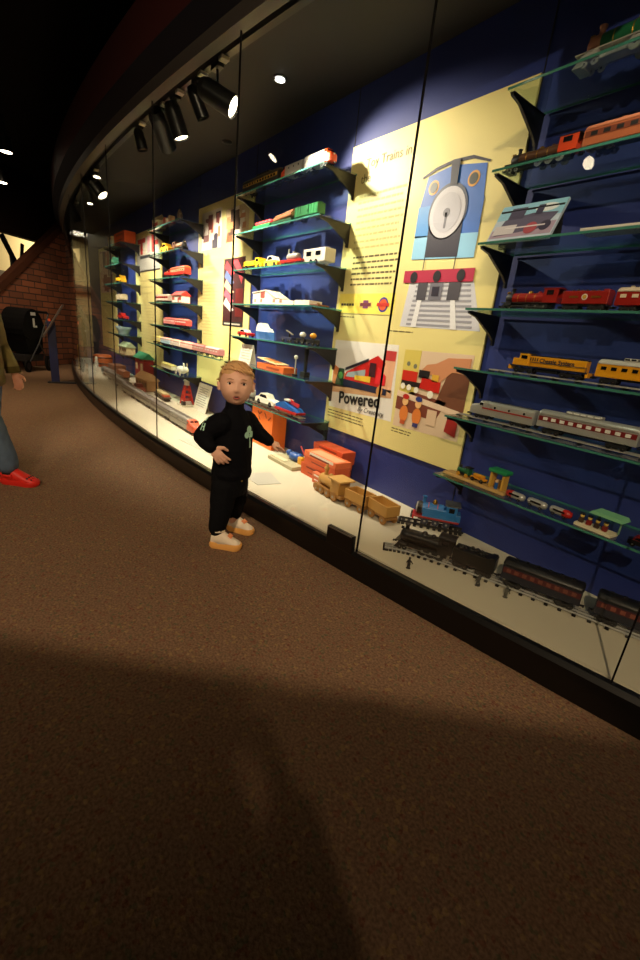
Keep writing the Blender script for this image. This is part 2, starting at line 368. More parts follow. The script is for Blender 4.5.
def stream_diesel(label, L, H, W, loc, rz, body, nose, stripe=None, roof=None, group=None, double=False, name='toy_diesel_locomotive'):
    t = thing(name, label, 'toy train', loc, rz, group)
    def ring(x, w, h): return [Vector((x, a, c)) for a, c in rrect(w, h, H * .22, min(w, h) * .28, 5, .003)]
    xs = [(-L / 2, .98, .98), (-L * .48, 1, 1), (L * .26, 1, 1)]
    b = MB(); b.loft([ring(x, W * a, H * .76 * c) for x, a, c in xs], body); o = obj('body', b, t)
    b = MB(); b.loft([ring(x, W * a, H * .76 * c) for x, a, c in [(L * .26, 1.005, 1.005), (L * .33, 1, .98), (L * .36, .98, .74), (L * .44, .92, .68), (L * .48, .8, .58), (L * .5, .55, .42)]], nose); n = obj('nose', b, t)
    for s in (-1, 1):
        b = MB(); b.box((L * .348, s * W * .2, H * .86), (.004, W * .32, H * .12), GLASSD, ry=-.5); obj('windshield', b, n)
        b = MB(); b.box((L * .3, s * W * .5, H * .8), (L * .05, .003, H * .13), GLASSD); obj('cab_window', b, n)
        if stripe:
            b = MB(); b.box((-L * .1, s * (W / 2 + .0005), H * .6), (L * .76, .0015, H * .07), stripe); obj('stripe', b, o)
        for k in range(3):
            b = MB(); b.cyl((-L * .36 + k * L * .22, s * W * .495, H * .72), (-L * .36 + k * L * .22, s * W * .507, H * .72), H * .06, GLASSD, n=12); obj('porthole', b, o)
    b = MB(); b.box((-L * .12, 0, H * .985), (L * .62, W * .4, H * .03), roof or body, bev=.001)
    for k in range(4): b.cyl((-L * .38 + k * L * .15, 0, H * .98), (-L * .38 + k * L * .15, 0, H * 1.02), W * .16, roof or DARKST, n=14)
    obj('roof_fan', b, o)
    b = MB(); b.cyl((L * .49, 0, H * .62), (L * .505, 0, H * .62), H * .05, WHITE, n=12); obj('headlamp', b, n)
    trucks(t, (-L * .3, L * .27), L * .26, H * .27, W); couplers(t, L, H * .16)
    return t
def toy_track(label, pts, gauge, loc=(0, 0, 0), m=STEEL, tie=BLACKM, n=20, h=.012, mid=True):
    t = thing('toy_railway_track', label, 'toy track', loc)
    P = [Vector((p[0], p[1], 0)) for p in pts]
    dense = []
    for i in range(len(P) - 1):
        for k in range(6):
            u = k / 6; p0 = P[max(0, i - 1)]; p1 = P[i]; p2 = P[i + 1]; p3 = P[min(len(P) - 1, i + 2)]
            dense.append(.5 * ((2 * p1) + (p2 - p0) * u + (2 * p0 - 5 * p1 + 4 * p2 - p3) * u * u + (3 * p1 - p0 - 3 * p2 + p3) * u ** 3))
    dense.append(P[-1])
    nr = []
    for i in range(len(dense)):
        d = (dense[min(i + 1, len(dense) - 1)] - dense[max(0, i - 1)]).normalized(); nr.append((d, Vector((-d.y, d.x, 0))))
    for s in ((-1, 0, 1) if mid else (-1, 1)):
        rings = []
        for p, (d, q) in zip(dense, nr):
            c = p + q * s * gauge / 2
            rings.append([c + q * a + Vector((0, 0, z)) for a, z in ((-.002, h * .45), (.002, h * .45), (.002, h), (-.002, h))])
        b = MB(); b.loft(rings, m, False); obj('rail', b, t)
    for k in range(n):
        i = int((len(dense) - 1) * (k + .5) / n); p = dense[i]; d, q = nr[i]
        b = MB(); b.box((0, 0, h * .25), (h * .9, gauge * 1.5, h * .48), tie); obj('tie', b, t, p, math.atan2(d.y, d.x))
    return t
def toy_car(label, L, H, W, loc, rz, body, top=None, name='toy_car', group=None):
    t = thing(name, label, 'toy car', loc, rz, group)
    b = MB(); b.prism([(-L / 2, H * .2), (L / 2, H * .2), (L / 2, H * .48), (L * .42, H * .58), (L * .2, H * .62), (-L * .42, H * .64), (-L / 2, H * .55)], -W / 2, W / 2, body); obj('body', b, t)
    b = MB(); b.prism([(-L * .36, H * .6), (L * .2, H * .6), (L * .06, H), (-L * .24, H)], -W * .44, W * .44, top or body); c = obj('cabin', b, t)
    b = MB(); b.prism([(-L * .3, H * .66), (L * .12, H * .66), (L * .04, H * .92), (-L * .22, H * .92)], -W * .445, W * .445, GLASSD); obj('side_window', b, c)
    wheels(t, (-L * .3, L * .3), H * .24, W * .9, RUBBER, w=W * .16)
    return t
def toy_truck(label, L, H, W, loc, rz, cabm, bed, group=None):
    t = thing('toy_truck', label, 'toy truck', loc, rz, group)
    b = MB(); b.prism([(L * .16, H * .2), (L * .5, H * .2), (L * .5, H * .5), (L * .38, H * .56), (L * .34, H), (L * .16, H)], -W / 2, W / 2, cabm); c = obj('cab', b, t)
    b = MB(); b.box((L * .26, 0, H * .78), (L * .12, W + .003, H * .24), GLASSD); obj('cab_window', b, c)
    b = MB(); b.box((-L * .18, 0, H * .3), (L * .64, W * .9, H * .12), DARKST); b.box((-L * .18, 0, H * .42), (L * .64, W, H * .1), bed)
    for s in (-1, 1): b.box((-L * .18, s * W * .47, H * .6), (L * .64, W * .06, H * .32), bed)
    b.box((-L * .48, 0, H * .6), (L * .03, W, H * .32), bed); b.box((.13 * L, 0, H * .62), (L * .03, W, H * .36), bed); obj('truck_bed', b, t)
    wheels(t, (-L * .34, L * .34), H * .22, W * .9, RUBBER, w=W * .16)
    return t
def toy_building(label, L, H, W, loc, rz, wall, roofm, winm, nwin=3, name='toy_building', door=None, group=None):
    t = thing(name, label, 'toy building', loc, rz, group)
    b = MB(); b.box((0, 0, H * .32), (L, W, H * .64), wall, bev=.001); b.box((0, 0, .003), (L * 1.06, W * 1.1, .006), winm); o = obj('wall', b, t)
    b = MB(); b.prism([(-W * .6, H * .6), (W * .6, H * .6), (W * .6, H * .64), (0, H), (-W * .6, H * .64)], -L * .54, L * .54, roofm, 'yz'); obj('roof', b, t)
    for k in range(nwin):
        x = L * (-.36 + .72 * k / max(1, nwin - 1))
        b = MB(); b.box((x, 0, H * .36), (L * .5 / nwin, W + .004, H * .24), winm); obj('window', b, o)
    b = MB(); b.box((L * .18, -W / 2 - .001, H * .22), (L * .1, .004, H * .4), door or winm); obj('door', b, o)
    return t
def carton(label, d, loc, rz=0, m=None, lidm=None, printm=None, name='box', cat='box', group=None, tilt=None, end=None):
    t = thing(name, label, cat, loc, rz, group)
    b = MB(); b.box((0, 0, d[2] * .43), (d[0], d[1], d[2] * .86), m, bev=.0015); o = obj('tray', b, t)
    b = MB(); b.box((0, 0, d[2] * .8), (d[0] + .004, d[1] + .004, d[2] * .4), lidm or m, bev=.0015); l = obj('lid', b, t)
    if printm:
        b = MB(); b.box((0, -d[1] / 2 - .0024, d[2] * .78), (d[0] * .62, .001, d[2] * .12), printm); b.box((0, -d[1] / 2 - .0008, d[2] * .35), (d[0] * .5, .001, d[2] * .08), printm); obj('label_print', b, l)
    return t
# ------------------------------------------------------------------ the setting
GX, GY, GR = -2.796, 27.647, 28.67
def gp(x, off=0.0):
    th = math.asin((x - GX) / GR); return GX + (GR + off) * math.sin(th), GY - (GR + off) * math.cos(th)
def gy(x, off=0.0): return gp(x, off)[1]
def sweep(prof, x0, x1, n, m, smooth=False):
    rings = []
    for i in range(n + 1):
        x = x0 + (x1 - x0) * i / n
        rings.append([Vector((*gp(x, o), z)) for o, z in prof])
    return MB().loft(rings, m, smooth)

NAVY = mat((30, 46, 116), .55, noise_amt=.06, scale=6)
DECK = mat((208, 199, 176), .55, noise_amt=.03, scale=5)
b = MB(); b.prism([(-16, -8), (8, -8), (8, 4), (-16, 4)], -.1, 0, carpet_mat(), 'xy'); struct('floor', b)
b = MB(); b.prism([(-16, -8), (8, -8), (8, 4), (-16, 4)], 3.3, 3.4, mat((10, 9, 9), .9), 'xy'); struct('ceiling', b)
b = MB(); b.box((-.5, .06, 1.65), (16.8, .12, 3.3), NAVY); struct('wall_back', b)
for k, x in enumerate((0.0, 1.262, -1.325, -2.605, -3.88, -5.175)):
    b = MB(); b.box((x, -.001, 1.37), (.006, .003, 2.46), BLACKM); o = struct('trim_%d' % (10 + k), b)
b = MB(); b.box((7.0, -4, 1.65), (.2, 8.2, 3.3), mat((70, 60, 52), .8)); struct('wall_right', b)
b = MB(); b.box((-4, -7.6, 1.65), (22, .2, 3.3), mat((70, 58, 48), .8)); struct('wall_front', b)

case = thing('display_case', 'long curved glass display case on a black plinth with a white deck', 'display case', (GX, gy(GX), 0))
def part(name, b, parent=case, label=None):
    b.v = [(v[0] - GX, v[1] - gy(GX), v[2]) for v in b.v]
    return obj(name, b, parent, label=label)
XL, XR = -8.34, 4.6
PL = mat((6, 6, 6), .34)
part('plinth', sweep([(-.03, .0), (.022, 0), (.022, .088), (.03, .092), (.03, .116), (.013, .131), (-.012, .131), (-.03, .12)], XL, XR, 64, PL))
b = MB(); pts = [gp(XL + (XR - XL) * i / 60, -.03) for i in range(61)]
b.prism(pts + [(XR, -.001), (XL, -.001)], .02, .129, DECK, 'xy'); part('deck', b)
b = MB(); pts = [gp(XL + (XR - XL) * i / 60, -.015) for i in range(61)]
b.prism(pts + [(XR, -.001), (XL, -.001)], 2.6, 2.66, mat((30, 28, 29), .7), 'xy'); part('case_ceiling', b)
seams = [4.6, 3.52, 2.352, 1.281, .1, -1.046, -2.235, -3.427, -4.62, -5.8, -7.0, -8.34]
for a, c in zip(seams[:-1], seams[1:]):
    bb = MB(); n = 10; A0, C0 = a + .001, c - .001; xs = [A0 + (C0 - A0) * i / n for i in range(n + 1)]
    st = {}
    for o in (-.004, .004):
        vs = [(*gp(x, o), z) for x in xs for z in (.127, 2.51)]; st[o] = vs
        fs = [(2 * i, 2 * i + 2, 2 * i + 3, 2 * i + 1) for i in range(n)]
        bb.add(vs, [f[::-1] for f in fs] if o < 0 else fs, PANE, True)
    q = st[-.004]; w = st[.004]
    for e in (0, 1): bb.add([q[2 * i + e] for i in range(n + 1)] + [w[2 * i + e] for i in range(n + 1)], [(i, i + 1, n + 2 + i, n + 1 + i) for i in range(n)], PANE)
    for i in (0, 2 * n): bb.add([q[i], q[i + 1], w[i + 1], w[i]], [(0, 1, 2, 3)], PANE)
    bm = None; part('glass_pane', bb)
SEAM = mat((26, 25, 26), .25, .3)
for x in seams[1:-1]:
    b = MB(); px, py = gp(x); b.box((px, py, 1.32), (.006, .0085, 2.38), SEAM, rz=math.asin((x - GX) / GR)); part('glass_joint', b)
# clip on the plinth
b = MB(); x = 1.19; px, py = gp(x, .022); rz = math.asin((x - GX) / GR)
b.box((px, py, .165), (.172, .026, .095), PL, rz=rz, bev=.004); b.box((px, py - .012, .208), (.16, .004, .006), STEEL, rz=rz)
part('lock_housing', b)
# soffit over the glass
struct('trim_1', sweep([(.06, 2.555), (.13, 2.65), (.13, 2.66), (-.1, 2.68), (-.1, 2.60), (.0, 2.555)], XL - .2, XR, 64, mat((10, 12, 24), .6)))
struct('trim_2', sweep([(.13, 2.655), (.135, 2.93), (.1, 2.96), (-.2, 2.96), (-.2, 2.675)], XL - .2, XR, 64, mat((58, 14, 12), .6)))
struct('trim_3', sweep([(-.02, 2.50), (.045, 2.50), (.06, 2.555), (-.02, 2.60)], XL - .2, XR, 64, mat((62, 58, 54), .45)))

# brick gable and the bright room behind it
BA = Vector((-7.24, -1.49, 0)); BRZ = math.atan2(.712, -.702); BD = Vector((-.702, .712, 0)); BN = Vector((-.712, -.702, 0))
def bp(s, d=0.0, z=0.0): return BA + BD * s + BN * d + Vector((0, 0, z))
b = MB(); b.prism([(-1.5, 0), (1.53, 0), (1.53, 2.6), (1.37, 2.6), (-1.5, .32)], 0, .08, brick_mat(), 'xz'); struct('wall_left', b, BA, BRZ)
b = MB(); b.prism([(-1.62, .23), (1.42, 2.645), (1.35, 2.735), (-1.7, .31)], -.03, .10, mat((64, 36, 24), .8), 'xz'); struct('trim_4', b, BA, BRZ)
b = MB(); b.box((-2.2, .35, 2.78), (7.6, .2, 1.06), mat((22, 10, 10), .8)); struct('wall_header', b, BA, BRZ)
b = MB(); b.box((5.2, 3.2, 1.65), (4.8, .1, 3.3), mat((224, 204, 150), .8)); struct('wall_far', b, BA, BRZ)
b = MB(); b.box((-1.5, 3.2, 1.65), (8.6, .1, 3.3), mat((44, 34, 28), .8)); struct('wall_hall', b, BA, BRZ)
b = MB(); b.box((5.2, 3.05, 1.75), (4.8, .12, .16), mat((110, 96, 74), .7)); struct('trim_5', b, BA, BRZ)
t = thing('railway_signal', 'black railway signal with two blades standing beyond the sloping brick gable', 'railway signal', bp(.98, .9, 0), BRZ)
b = MB(); b.cyl((0, 0, 0), (0, 0, 2.0), .03, BLACKM); b.box((0, 0, .02), (.3, .3, .04), BLACKM); obj('post', b, t)
b = MB(); b.box((-.08, -.04, 2.06), (.11, .02, .56), BLACKM, ry=-.55); obj('blade', b, t)
b = MB(); b.box((.22, -.04, 2.02), (.07, .02, .42), BLACKM, ry=.2); b.box((.12, -.04, 1.86), (.3, .02, .05), BLACKM, ry=.5); obj('blade', b, t)

# reading rail (tilted label stand)
t = thing('label_stand', 'navy post holding a tilted label board before the brick gable', 'sign stand', (-5.23, -1.22, 0), math.radians(83.8))
NAV2 = mat((22, 30, 74), .4)
b = MB(); b.box((0, 0, .46), (.11, .05, .88), NAV2, bev=.004); obj('post', b, t)
b = MB(); b.box((.32, 0, .012), (.86, .09, .024), mat((30, 26, 26), .5), bev=.004); obj('base_plate', b, t)
b = MB(); b.box((.03, -.0, .91), (.56, .42, .022), mat((72, 56, 48), .4), ry=-1.03, bev=.003); o = obj('label_board', b, t)
b = MB(); b.box((.02, 0, .9165), (.5, .36, .004), mat((120, 110, 100), .4), ry=-1.03); obj('label_sheet', b, o)

# pushchair parked against the bricks
t = thing('pushchair', 'black pushchair with hood and basket parked against the brick gable', 'pushchair', bp(-.30, -.34, 0), BRZ)
t.scale = (.66, .9, 1.02)
CL = mat((9, 9, 10), .9)
hood = [(.36 * math.cos(a) - .02, .66 + .36 * math.sin(a)) for a in [PI * (.02 + .96 * k / 12) for k in range(13)]]
b = MB(); b.prism(hood + [(-.36, .60), (-.1, .52), (.3, .58)], -.24, .24, CL, 'xz', False); obj('hood', b, t)
b = MB(); b.prism([(-.32, .62), (.30, .62), (.28, .36), (.1, .28), (-.2, .3)], -.21, .21, CL, 'xz'); obj('seat', b, t)
b = MB(); b.prism([(-.34, .17), (.26, .17), (.3, .28), (-.36, .28)], -.2, .2, mat((44, 42, 42), .8, noise_amt=.4, scale=15), 'xz'); obj('basket', b, t)
for s in (-1, 1):
    b = MB(); b.tube([(-.36, s * .25, .1), (.1, s * .25, .48), (.42, s * .25, .86), (.5, s * .25, .95)], .014, DARKST); b.tube([(.38, s * .25, .1), (.1, s * .25, .48)], .014, DARKST); obj('frame_tube', b, t)
b = MB(); b.tube([(.5, -.25, .95), (.54, -.2, .98), (.54, .2, .98), (.5, .25, .95)], .02, RUBBER); obj('handle', b, t)
for x, r in ((-.36, .1), (.38, .13)):
    for s in (-1, 1):
        b = MB(); b.cyl((x, s * .25 - .02, r), (x, s * .25 + .02, r), r, RUBBER, n=24); b.cyl((x, s * .25 - .022, r), (x, s * .25 + .022, r), r * .6, DARKST, n=24); obj('wheel', b, t)
b = MB(); b.box((-.02, -.246, .94), (.16, .004, .05), mat((190, 190, 186), .6)); b.box((-.02, -.246, .80), (.06, .004, .14), mat((190, 190, 186), .6)); b.box((.03, -.246, .74), (.1, .004, .03), mat((190, 190, 186), .6)); obj('fabric_patch', b, t)
b = MB(); b.sph((.5, -.26, .86), .03, mat((230, 80, 30), .4)); obj('toy_charm', b, t)
# slim bollard at the far end of the case
t = thing('rope_post', 'small brass-footed rope post where the case meets the bricks', 'post', (-7.35, -1.0, 0))
b = MB(); b.cyl((0, 0, 0), (0, 0, .02), .07, BRASS); b.lathe([(.05, .02), (.02, .05), (.018, .4), (.03, .42), (.03, .45), (0, .47)], BRASS, (0, 0, 0)); obj('stem', b, t)

# ------------------------------------------------------------------ printed panels
def sheet(b, poly, layer, m): b.prism(poly, -.0128 - .0012 * layer, -.0118 - .0012 * layer, m, 'xz'); return b
def R4(x0, z0, x1, z1): return [(x0, z0), (x1, z0), (x1, z1), (x0, z1)]
def disc(x, z, rx, rz=None, n=20): rz = rz or rx; return [(x + rx * math.cos(2 * PI * k / n), z + rz * math.sin(2 * PI * k / n)) for k in range(n)]
def textlines(name, parent, x0, x1, z1, z0, n, m, layer=0, seed=1):
    rnd = random.Random(seed); h = (z1 - z0) / n
    for i in range(n):
        b = MB(); z = z1 - h * (i + .5); x = x0; end = x1 - rnd.uniform(0, .12) * (x1 - x0)
        while x < end:
            w = min(rnd.uniform(.015, .05), end - x)
            sheet(b, R4(x, z - h * .17, x + w, z + h * .17), layer, m); x += w + .008
        obj(name, b, parent)
PY = mat((228, 214, 142), .5); INK = mat((96, 84, 50), .6); PALE = mat((244, 240, 226), .5); INKL = mat((190, 178, 110), .6)
def panel(label, x0, x1):
    t = thing('information_panel', label, 'information panel', (0, -.001, 0))
    b = MB(); b.box(((x0 + x1) / 2, -.006, 1.365), (x1 - x0, .0116, 1.83), PY); obj('board', b, t)
    return t
P = panel('yellow wall panel with blue engine picture, title words and two toy photos', .004, 1.258)
tt = text_mb('Toy Trains in', .072, mat((120, 108, 62), .6), .0006, -.0002); obj('title_lettering', tt, P, (.155, -.0135, 2.135))
tt = text_mb('the', .072, mat((120, 108, 62), .6), .0006, -.0002); obj('title_lettering', tt, P, (.12, -.0135, 2.055))
textlines('text_line', P, .12, .56, 2.0, 1.66, 9, INKL, seed=3); textlines('text_line', P, .13, .56, 1.64, 1.44, 6, INK, seed=4)
# picture: front of a plain blue tank engine on the rails
pic = obj('engine_picture', sheet(MB(), [(.65, 1.21), (1.22, 1.21), (1.12, 1.46), (.68, 1.46)], 0, mat((206, 206, 216), .5)), P)
BLU1 = mat((44, 104, 196), .45); BLU2 = mat((62, 142, 216), .45); BLU3 = mat((140, 196, 232), .45); DK = mat((30, 24, 48), .5)
def pp(name, polys, parent=pic):
    b = MB()
    for poly, layer, m in polys: sheet(b, poly, layer, m)
    return obj(name, b, parent)
tr = []
for k in range(9):
    z = 1.22 + .026 * k; f = (z - 1.21) / .25
    tr.append((R4(.70 + .04 * f, z, 1.17 - .07 * f, z + .012), 1, mat((150, 150, 162), .5)))
pp('track_print', tr + [([(.74, 1.21), (.78, 1.21), (.80, 1.46), (.775, 1.46)], 2, mat((228, 228, 234), .4)), ([(1.03, 1.21), (1.07, 1.21), (1.0, 1.46), (.975, 1.46)], 2, mat((228, 228, 234), .4)),
    (R4(.75, 1.36, .82, 1.46), 3, mat((70, 66, 76), .5)), (R4(.97, 1.36, 1.05, 1.46), 3, mat((70, 66, 76), .5)), (R4(.84, 1.36, .93, 1.45), 3, mat((110, 108, 122), .5)), (R4(.86, 1.38, .91, 1.43), 4, DK)])
pp('cab_print', [([(.67, 1.84), (.70, 1.99), (.86, 2.015), (1.07, 1.985), (1.085, 1.84)], 1, BLU1), ([(.66, 1.985), (.75, 2.01), (.86, 2.025), (.98, 2.02), (1.085, 1.985), (1.085, 1.995), (.98, 2.035), (.86, 2.04), (.75, 2.025), (.66, 1.995)], 2, DK)])
for x in (.75, 1.005): pp('porthole_print', [(disc(x, 1.93, .036), 2, mat((222, 160, 60), .4)), (disc(x, 1.93, .026), 3, mat((60, 64, 60), .4))])
pp('tank_print', [([(.665, 1.58), (1.095, 1.565), (1.09, 1.84), (.665, 1.845)], 2, BLU1), ([(.665, 1.69), (.76, 1.69), (.755, 1.845), (.665, 1.845)], 3, BLU2), ([(.665, 1.58), (1.095, 1.565), (1.095, 1.68), (.665, 1.70)], 3, BLU3)])
pp('smokebox_print', [([(.765, 1.585), (.99, 1.575), (.985, 1.78), (.76, 1.78)], 4, DK), (disc(.872, 1.80, .128, .134, 32), 4, mat((60, 66, 90), .4)), (disc(.872, 1.795, .116, .122, 32), 5, mat((196, 194, 204), .4)), (disc(.872, 1.795, .09, .095, 32), 6, mat((180, 178, 190), .4)), (disc(.872, 1.795, .022), 7, mat((110, 108, 120), .4)), (R4(.865, 1.72, .879, 1.795), 7, mat((110, 108, 120), .4))])
pp('funnel_print', [([(.865, 1.92), (.91, 1.92), (.905, 2.035), (.85, 2.035)], 6, DK)])
pp('buffer_beam_print', [([(.63, 1.455), (1.12, 1.45), (1.12, 1.515), (.63, 1.52)], 4, mat((176, 36, 70), .45)), (R4(.765, 1.515, .77, 1.585), 4, DK), (R4(.98, 1.515, .985, 1.58), 4, DK)])
for x in (.71, .88, 1.04): pp('buffer_print', [(disc(x, 1.482, .027, .03), 6, mat((34, 32, 40), .4))])
textlines('caption_line', P, .55, .78, 1.19, 1.17, 1, INK, seed=5)
# logo band
bd = obj('logo_band', sheet(MB(), R4(.03, 1.275, .58, 1.40), 0, mat((246, 226, 100), .45)), P)
pp('logo', [(R4(.06 + .028 * k, 1.322, .082 + .028 * k, 1.338), 1, mat((60, 50, 40), .5)) for k in range(5)], bd)
pp('logo', [(R4(.25, 1.312, .38, 1.352), 1, mat((230, 206, 110), .5)), (R4(.29, 1.308, .34, 1.358), 2, mat((120, 60, 110), .5)), (R4(.262, 1.322, .368, 1.342), 3, mat((110, 50, 60), .5))], bd)
pp('logo', [(disc(.48, 1.332, .045), 1, mat((60, 60, 150), .5)), (disc(.48, 1.332, .034), 2, mat((220, 90, 50), .5)), (R4(.425, 1.322, .535, 1.342), 3, mat((200, 50, 40), .5))], bd)
pp('rule_line', [(R4(.04, 1.268, .56, 1.271), 0, INK)], P); textlines('caption_line', P, .04, .23, 1.26, 1.24, 1, INK, seed=6)
# lower left photograph
A = pp('photo_print', [([(.04, .61), (.70, .625), (.67, 1.10), (.04, 1.09)], 0, mat((232, 228, 222), .5))], P)
pp('backdrop_print', [([(.05, .92), (.22, .86), (.3, .78), (.05, .76)], 1, mat((214, 130, 80), .5)), ([(.48, .84), (.66, .8), (.665, 1.06), (.56, 1.02)], 1, mat((232, 176, 140), .5)), ([(.05, .72), (.67, .77), (.67, .82), (.05, .78)], 1, mat((206, 160, 120), .5)), (R4(.56, 1.0, .66, 1.06), 2, mat((196, 60, 60), .5))], A)
pp('train_print', [([(.18, .80), (.54, .80), (.58, .98), (.50, 1.02), (.2, .88)], 2, mat((196, 30, 28), .4)), ([(.18, .78), (.62, .78), (.62, .82), (.18, .83)], 3, mat((36, 40, 66), .4)), ([(.2, .85), (.40, .86), (.40, .92), (.22, .88)], 3, mat((150, 160, 168), .4)), ([(.3, .84), (.46, .84), (.46, .88), (.3, .87)], 4, mat((232, 190, 60), .4)), ([(.19, .89), (.42, .975), (.42, .995), (.19, .91)], 4, mat((40, 36, 50), .4)), ([(.5, .84), (.6, .84), (.6, .9), (.52, .95)], 3, mat((220, 40, 50), .4)), ([(.09, .78), (.18, .78), (.18, .9), (.12, .9)], 4, mat((30, 70, 48), .4)), (disc(.145, .85, .025), 5, mat((90, 170, 90), .4)), (disc(.56, .80, .03), 5, mat((210, 150, 90), .4)), (R4(.44, .88, .5, .97), 5, mat((60, 24, 36), .4))], A)
tt = text_mb('Powered', .118, BLACKM, .0006, .0032); obj('lettering', tt, A, (.155, -.0168, .655), rot=(0, -.09, 0))
tt = text_mb('By Creativity', .048, BLACKM, .0005, 0, .35); obj('lettering', tt, A, (.37, -.0168, .632), rot=(0, -.03, 0))
textlines('caption_line', P, .04, .45, .595, .53, 3, INK, seed=8)
# lower right photograph
A = pp('photo_print', [([(.72, .61), (1.22, .62), (1.22, 1.09), (.73, 1.08)], 0, mat((222, 196, 168), .5))], P)
pp('backdrop_print', [([(.73, .80), (.73, 1.08), (.86, 1.083), (.86, .82)], 1, mat((214, 196, 96), .5)), (disc(.775, 1.0, .014), 2, mat((120, 120, 100), .5)), (disc(.83, .99, .014), 2, mat((120, 120, 100), .5)), (disc(.76, .9, .014), 2, mat((120, 120, 100), .5)), ([(1.02, .80), (1.22, .76), (1.22, .98), (1.08, .99)], 1, mat((116, 70, 48), .5)), ([(.72, .72), (1.04, .70), (1.1, .82), (.84, .84), (.72, .8)], 1, mat((122, 60, 44), .5)), ([(.72, .8), (1.2, .755), (1.2, .785), (.72, .835)], 2, mat((232, 206, 180), .5)), (R4(.98, .67, 1.05, .76), 3, mat((226, 196, 166), .5)), ([(1.12, .66), (1.2, .64), (1.2, .76), (1.13, .75)], 3, mat((160, 34, 30), .5))], A)
pp('hand_print', [([(.87, .96), (.92, 1.01), (.98, 1.02), (1.06, 1.06), (1.21, 1.07), (1.21, .99), (1.1, .985), (1.04, .93), (1.02, .9), (.97, .96), (.94, .95), (.9, .975)], 3, mat((206, 140, 100), .5))], A)
pp('train_print', [(R4(.74, .90, .86, .96), 4, mat((206, 46, 30), .4)), (R4(.74, .87, 1.03, .90), 4, mat((40, 30, 30), .4)), ([(.89, .87), (1.04, .86), (1.04, .92), (.9, .94)], 5, mat((200, 34, 26), .4)), (R4(.87, .93, .95, .975), 5, mat((30, 28, 32), .4)), (R4(.97, .92, 1.02, .96), 5, mat((220, 170, 60), .4)), (disc(.76, .865, .018), 6, PALE), (disc(.81, .862, .018), 6, PALE), (disc(.87, .855, .018), 6, PALE), (disc(.98, .845, .022), 6, PALE)], A)
for x in (.80, .905): pp('toy_figure_print', [(disc(x, .70, .035, .05), 4, mat((226, 130, 60), .4)), (disc(x, .775, .024), 5, mat((240, 190, 130), .4)), (R4(x - .02, .635, x + .02, .66), 5, mat((60, 60, 120) if x > .85 else (190, 90, 50), .4)), (disc(x, .805, .026, .016), 6, mat((40, 56, 130) if x > .85 else (190, 40, 34), .4))], A)
textlines('caption_line', P, .715, .89, .6, .565, 2, INK, seed=9)

P = panel('yellow wall panel with two street photos above a red train picture', -2.6, -1.328)
def blotch(parent, x0, z0, x1, z1, base, cols, n, seed):
    rnd = random.Random(seed); A = pp('photo_print', [(R4(x0, z0, x1, z1), 0, mat(base, .5))], P if parent is None else parent)
    for c in cols:
        polys = []
        for k in range(n):
            w, h = rnd.uniform(.1, .3) * (x1 - x0), rnd.uniform(.1, .4) * (z1 - z0)
            x, z = rnd.uniform(x0 + w / 2, x1 - w / 2), rnd.uniform(z0 + h / 2, z1 - h / 2); sk = rnd.uniform(-.3, .3) * w
            polys.append(([(x - w / 2, z - h / 2), (x + w / 2, z - h / 2), (x + w / 2, z + h / 2), (x - w / 2 + max(0, sk), z + h / 2)], 1 + len(polys) + 0 * k, mat(c, .5)))
        for poly, l, m in polys:
            b = MB(); sheet(b, poly, 1 + cols.index(c) * .4 + .05 * l, m); obj('picture_patch', b, A)
    return A
blotch(None, -2.5, 1.86, -2.0, 2.22, (226, 214, 196), [(70, 64, 78), (206, 120, 90), (120, 60, 56), (230, 220, 210)], 4, 1)
blotch(None, -1.9, 1.87, -1.41, 2.18, (206, 180, 140), [(120, 84, 60), (230, 220, 206), (80, 62, 54), (190, 130, 90)], 5, 2)
A = pp('photo_print', [(R4(-1.91, 1.15, -1.44, 1.74), 0, mat((60, 20, 22), .5))], P)
for k in range(5): pp('train_print', [([(-1.90, 1.66 - k * .085), (-1.72, 1.58 - k * .085), (-1.66, 1.60 - k * .085), (-1.84, 1.72 - k * .085)], 1, mat([(200, 60, 70), (90, 110, 160), (226, 180, 140), (210, 90, 110), (232, 210, 200)][k], .45))], A)
pp('train_print', [([(-1.72, 1.72), (-1.6, 1.72), (-1.46, 1.6), (-1.5, 1.5), (-1.6, 1.62)], 2, mat((196, 70, 80), .45)), (R4(-1.62, 1.2, -1.46, 1.46), 2, mat((110, 24, 22), .45))], A)
pp('caption_strip', [(R4(-1.91, 1.105, -1.44, 1.15), 1, mat((40, 36, 34), .5)), (R4(-1.86, 1.12, -1.5, 1.135), 2, mat((190, 186, 170), .5))], A)
textlines('title_line', P, -2.47, -2.16, 1.72, 1.61, 2, mat((214, 204, 160), .6), seed=11)
textlines('text_line', P, -2.5, -2.06, 1.56, .98, 17, mat((206, 192, 130), .6), seed=12)
P = panel('yellow wall panel headed by big red and pink letters', -5.17, -3.885)
A = pp('photo_print', [(R4(-5.08, 1.75, -3.96, 2.2), 0, mat((224, 214, 196), .5)), (R4(-5.08, 1.75, -3.96, 1.97), 1, mat((186, 184, 176), .5)), (R4(-4.9, 1.92, -4.4, 1.96), 2, mat((60, 60, 66), .5)), (R4(-5.08, 1.74, -3.96, 1.76), 2, mat((70, 64, 60), .5))], P)
pp('letter_print', [(R4(-5.0, 2.13, -4.62, 2.19), 1.5, mat((200, 40, 36), .5)), (R4(-4.86, 1.98, -4.76, 2.13), 1.5, mat((200, 40, 36), .5))], A)
pp('letter_print', [(R4(-4.52, 1.98, -4.4, 2.2), 1.5, mat((232, 160, 170), .5))], A)
pp('letter_print', [(R4(-4.32, 1.98, -4.2, 2.2), 1.5, mat((206, 70, 66), .5)), (R4(-4.32, 2.06, -4.02, 2.12), 1.6, mat((206, 70, 66), .5))], A)
textlines('text_line', P, -4.95, -4.3, 1.66, 1.4, 3, mat((206, 192, 130), .6), seed=13)
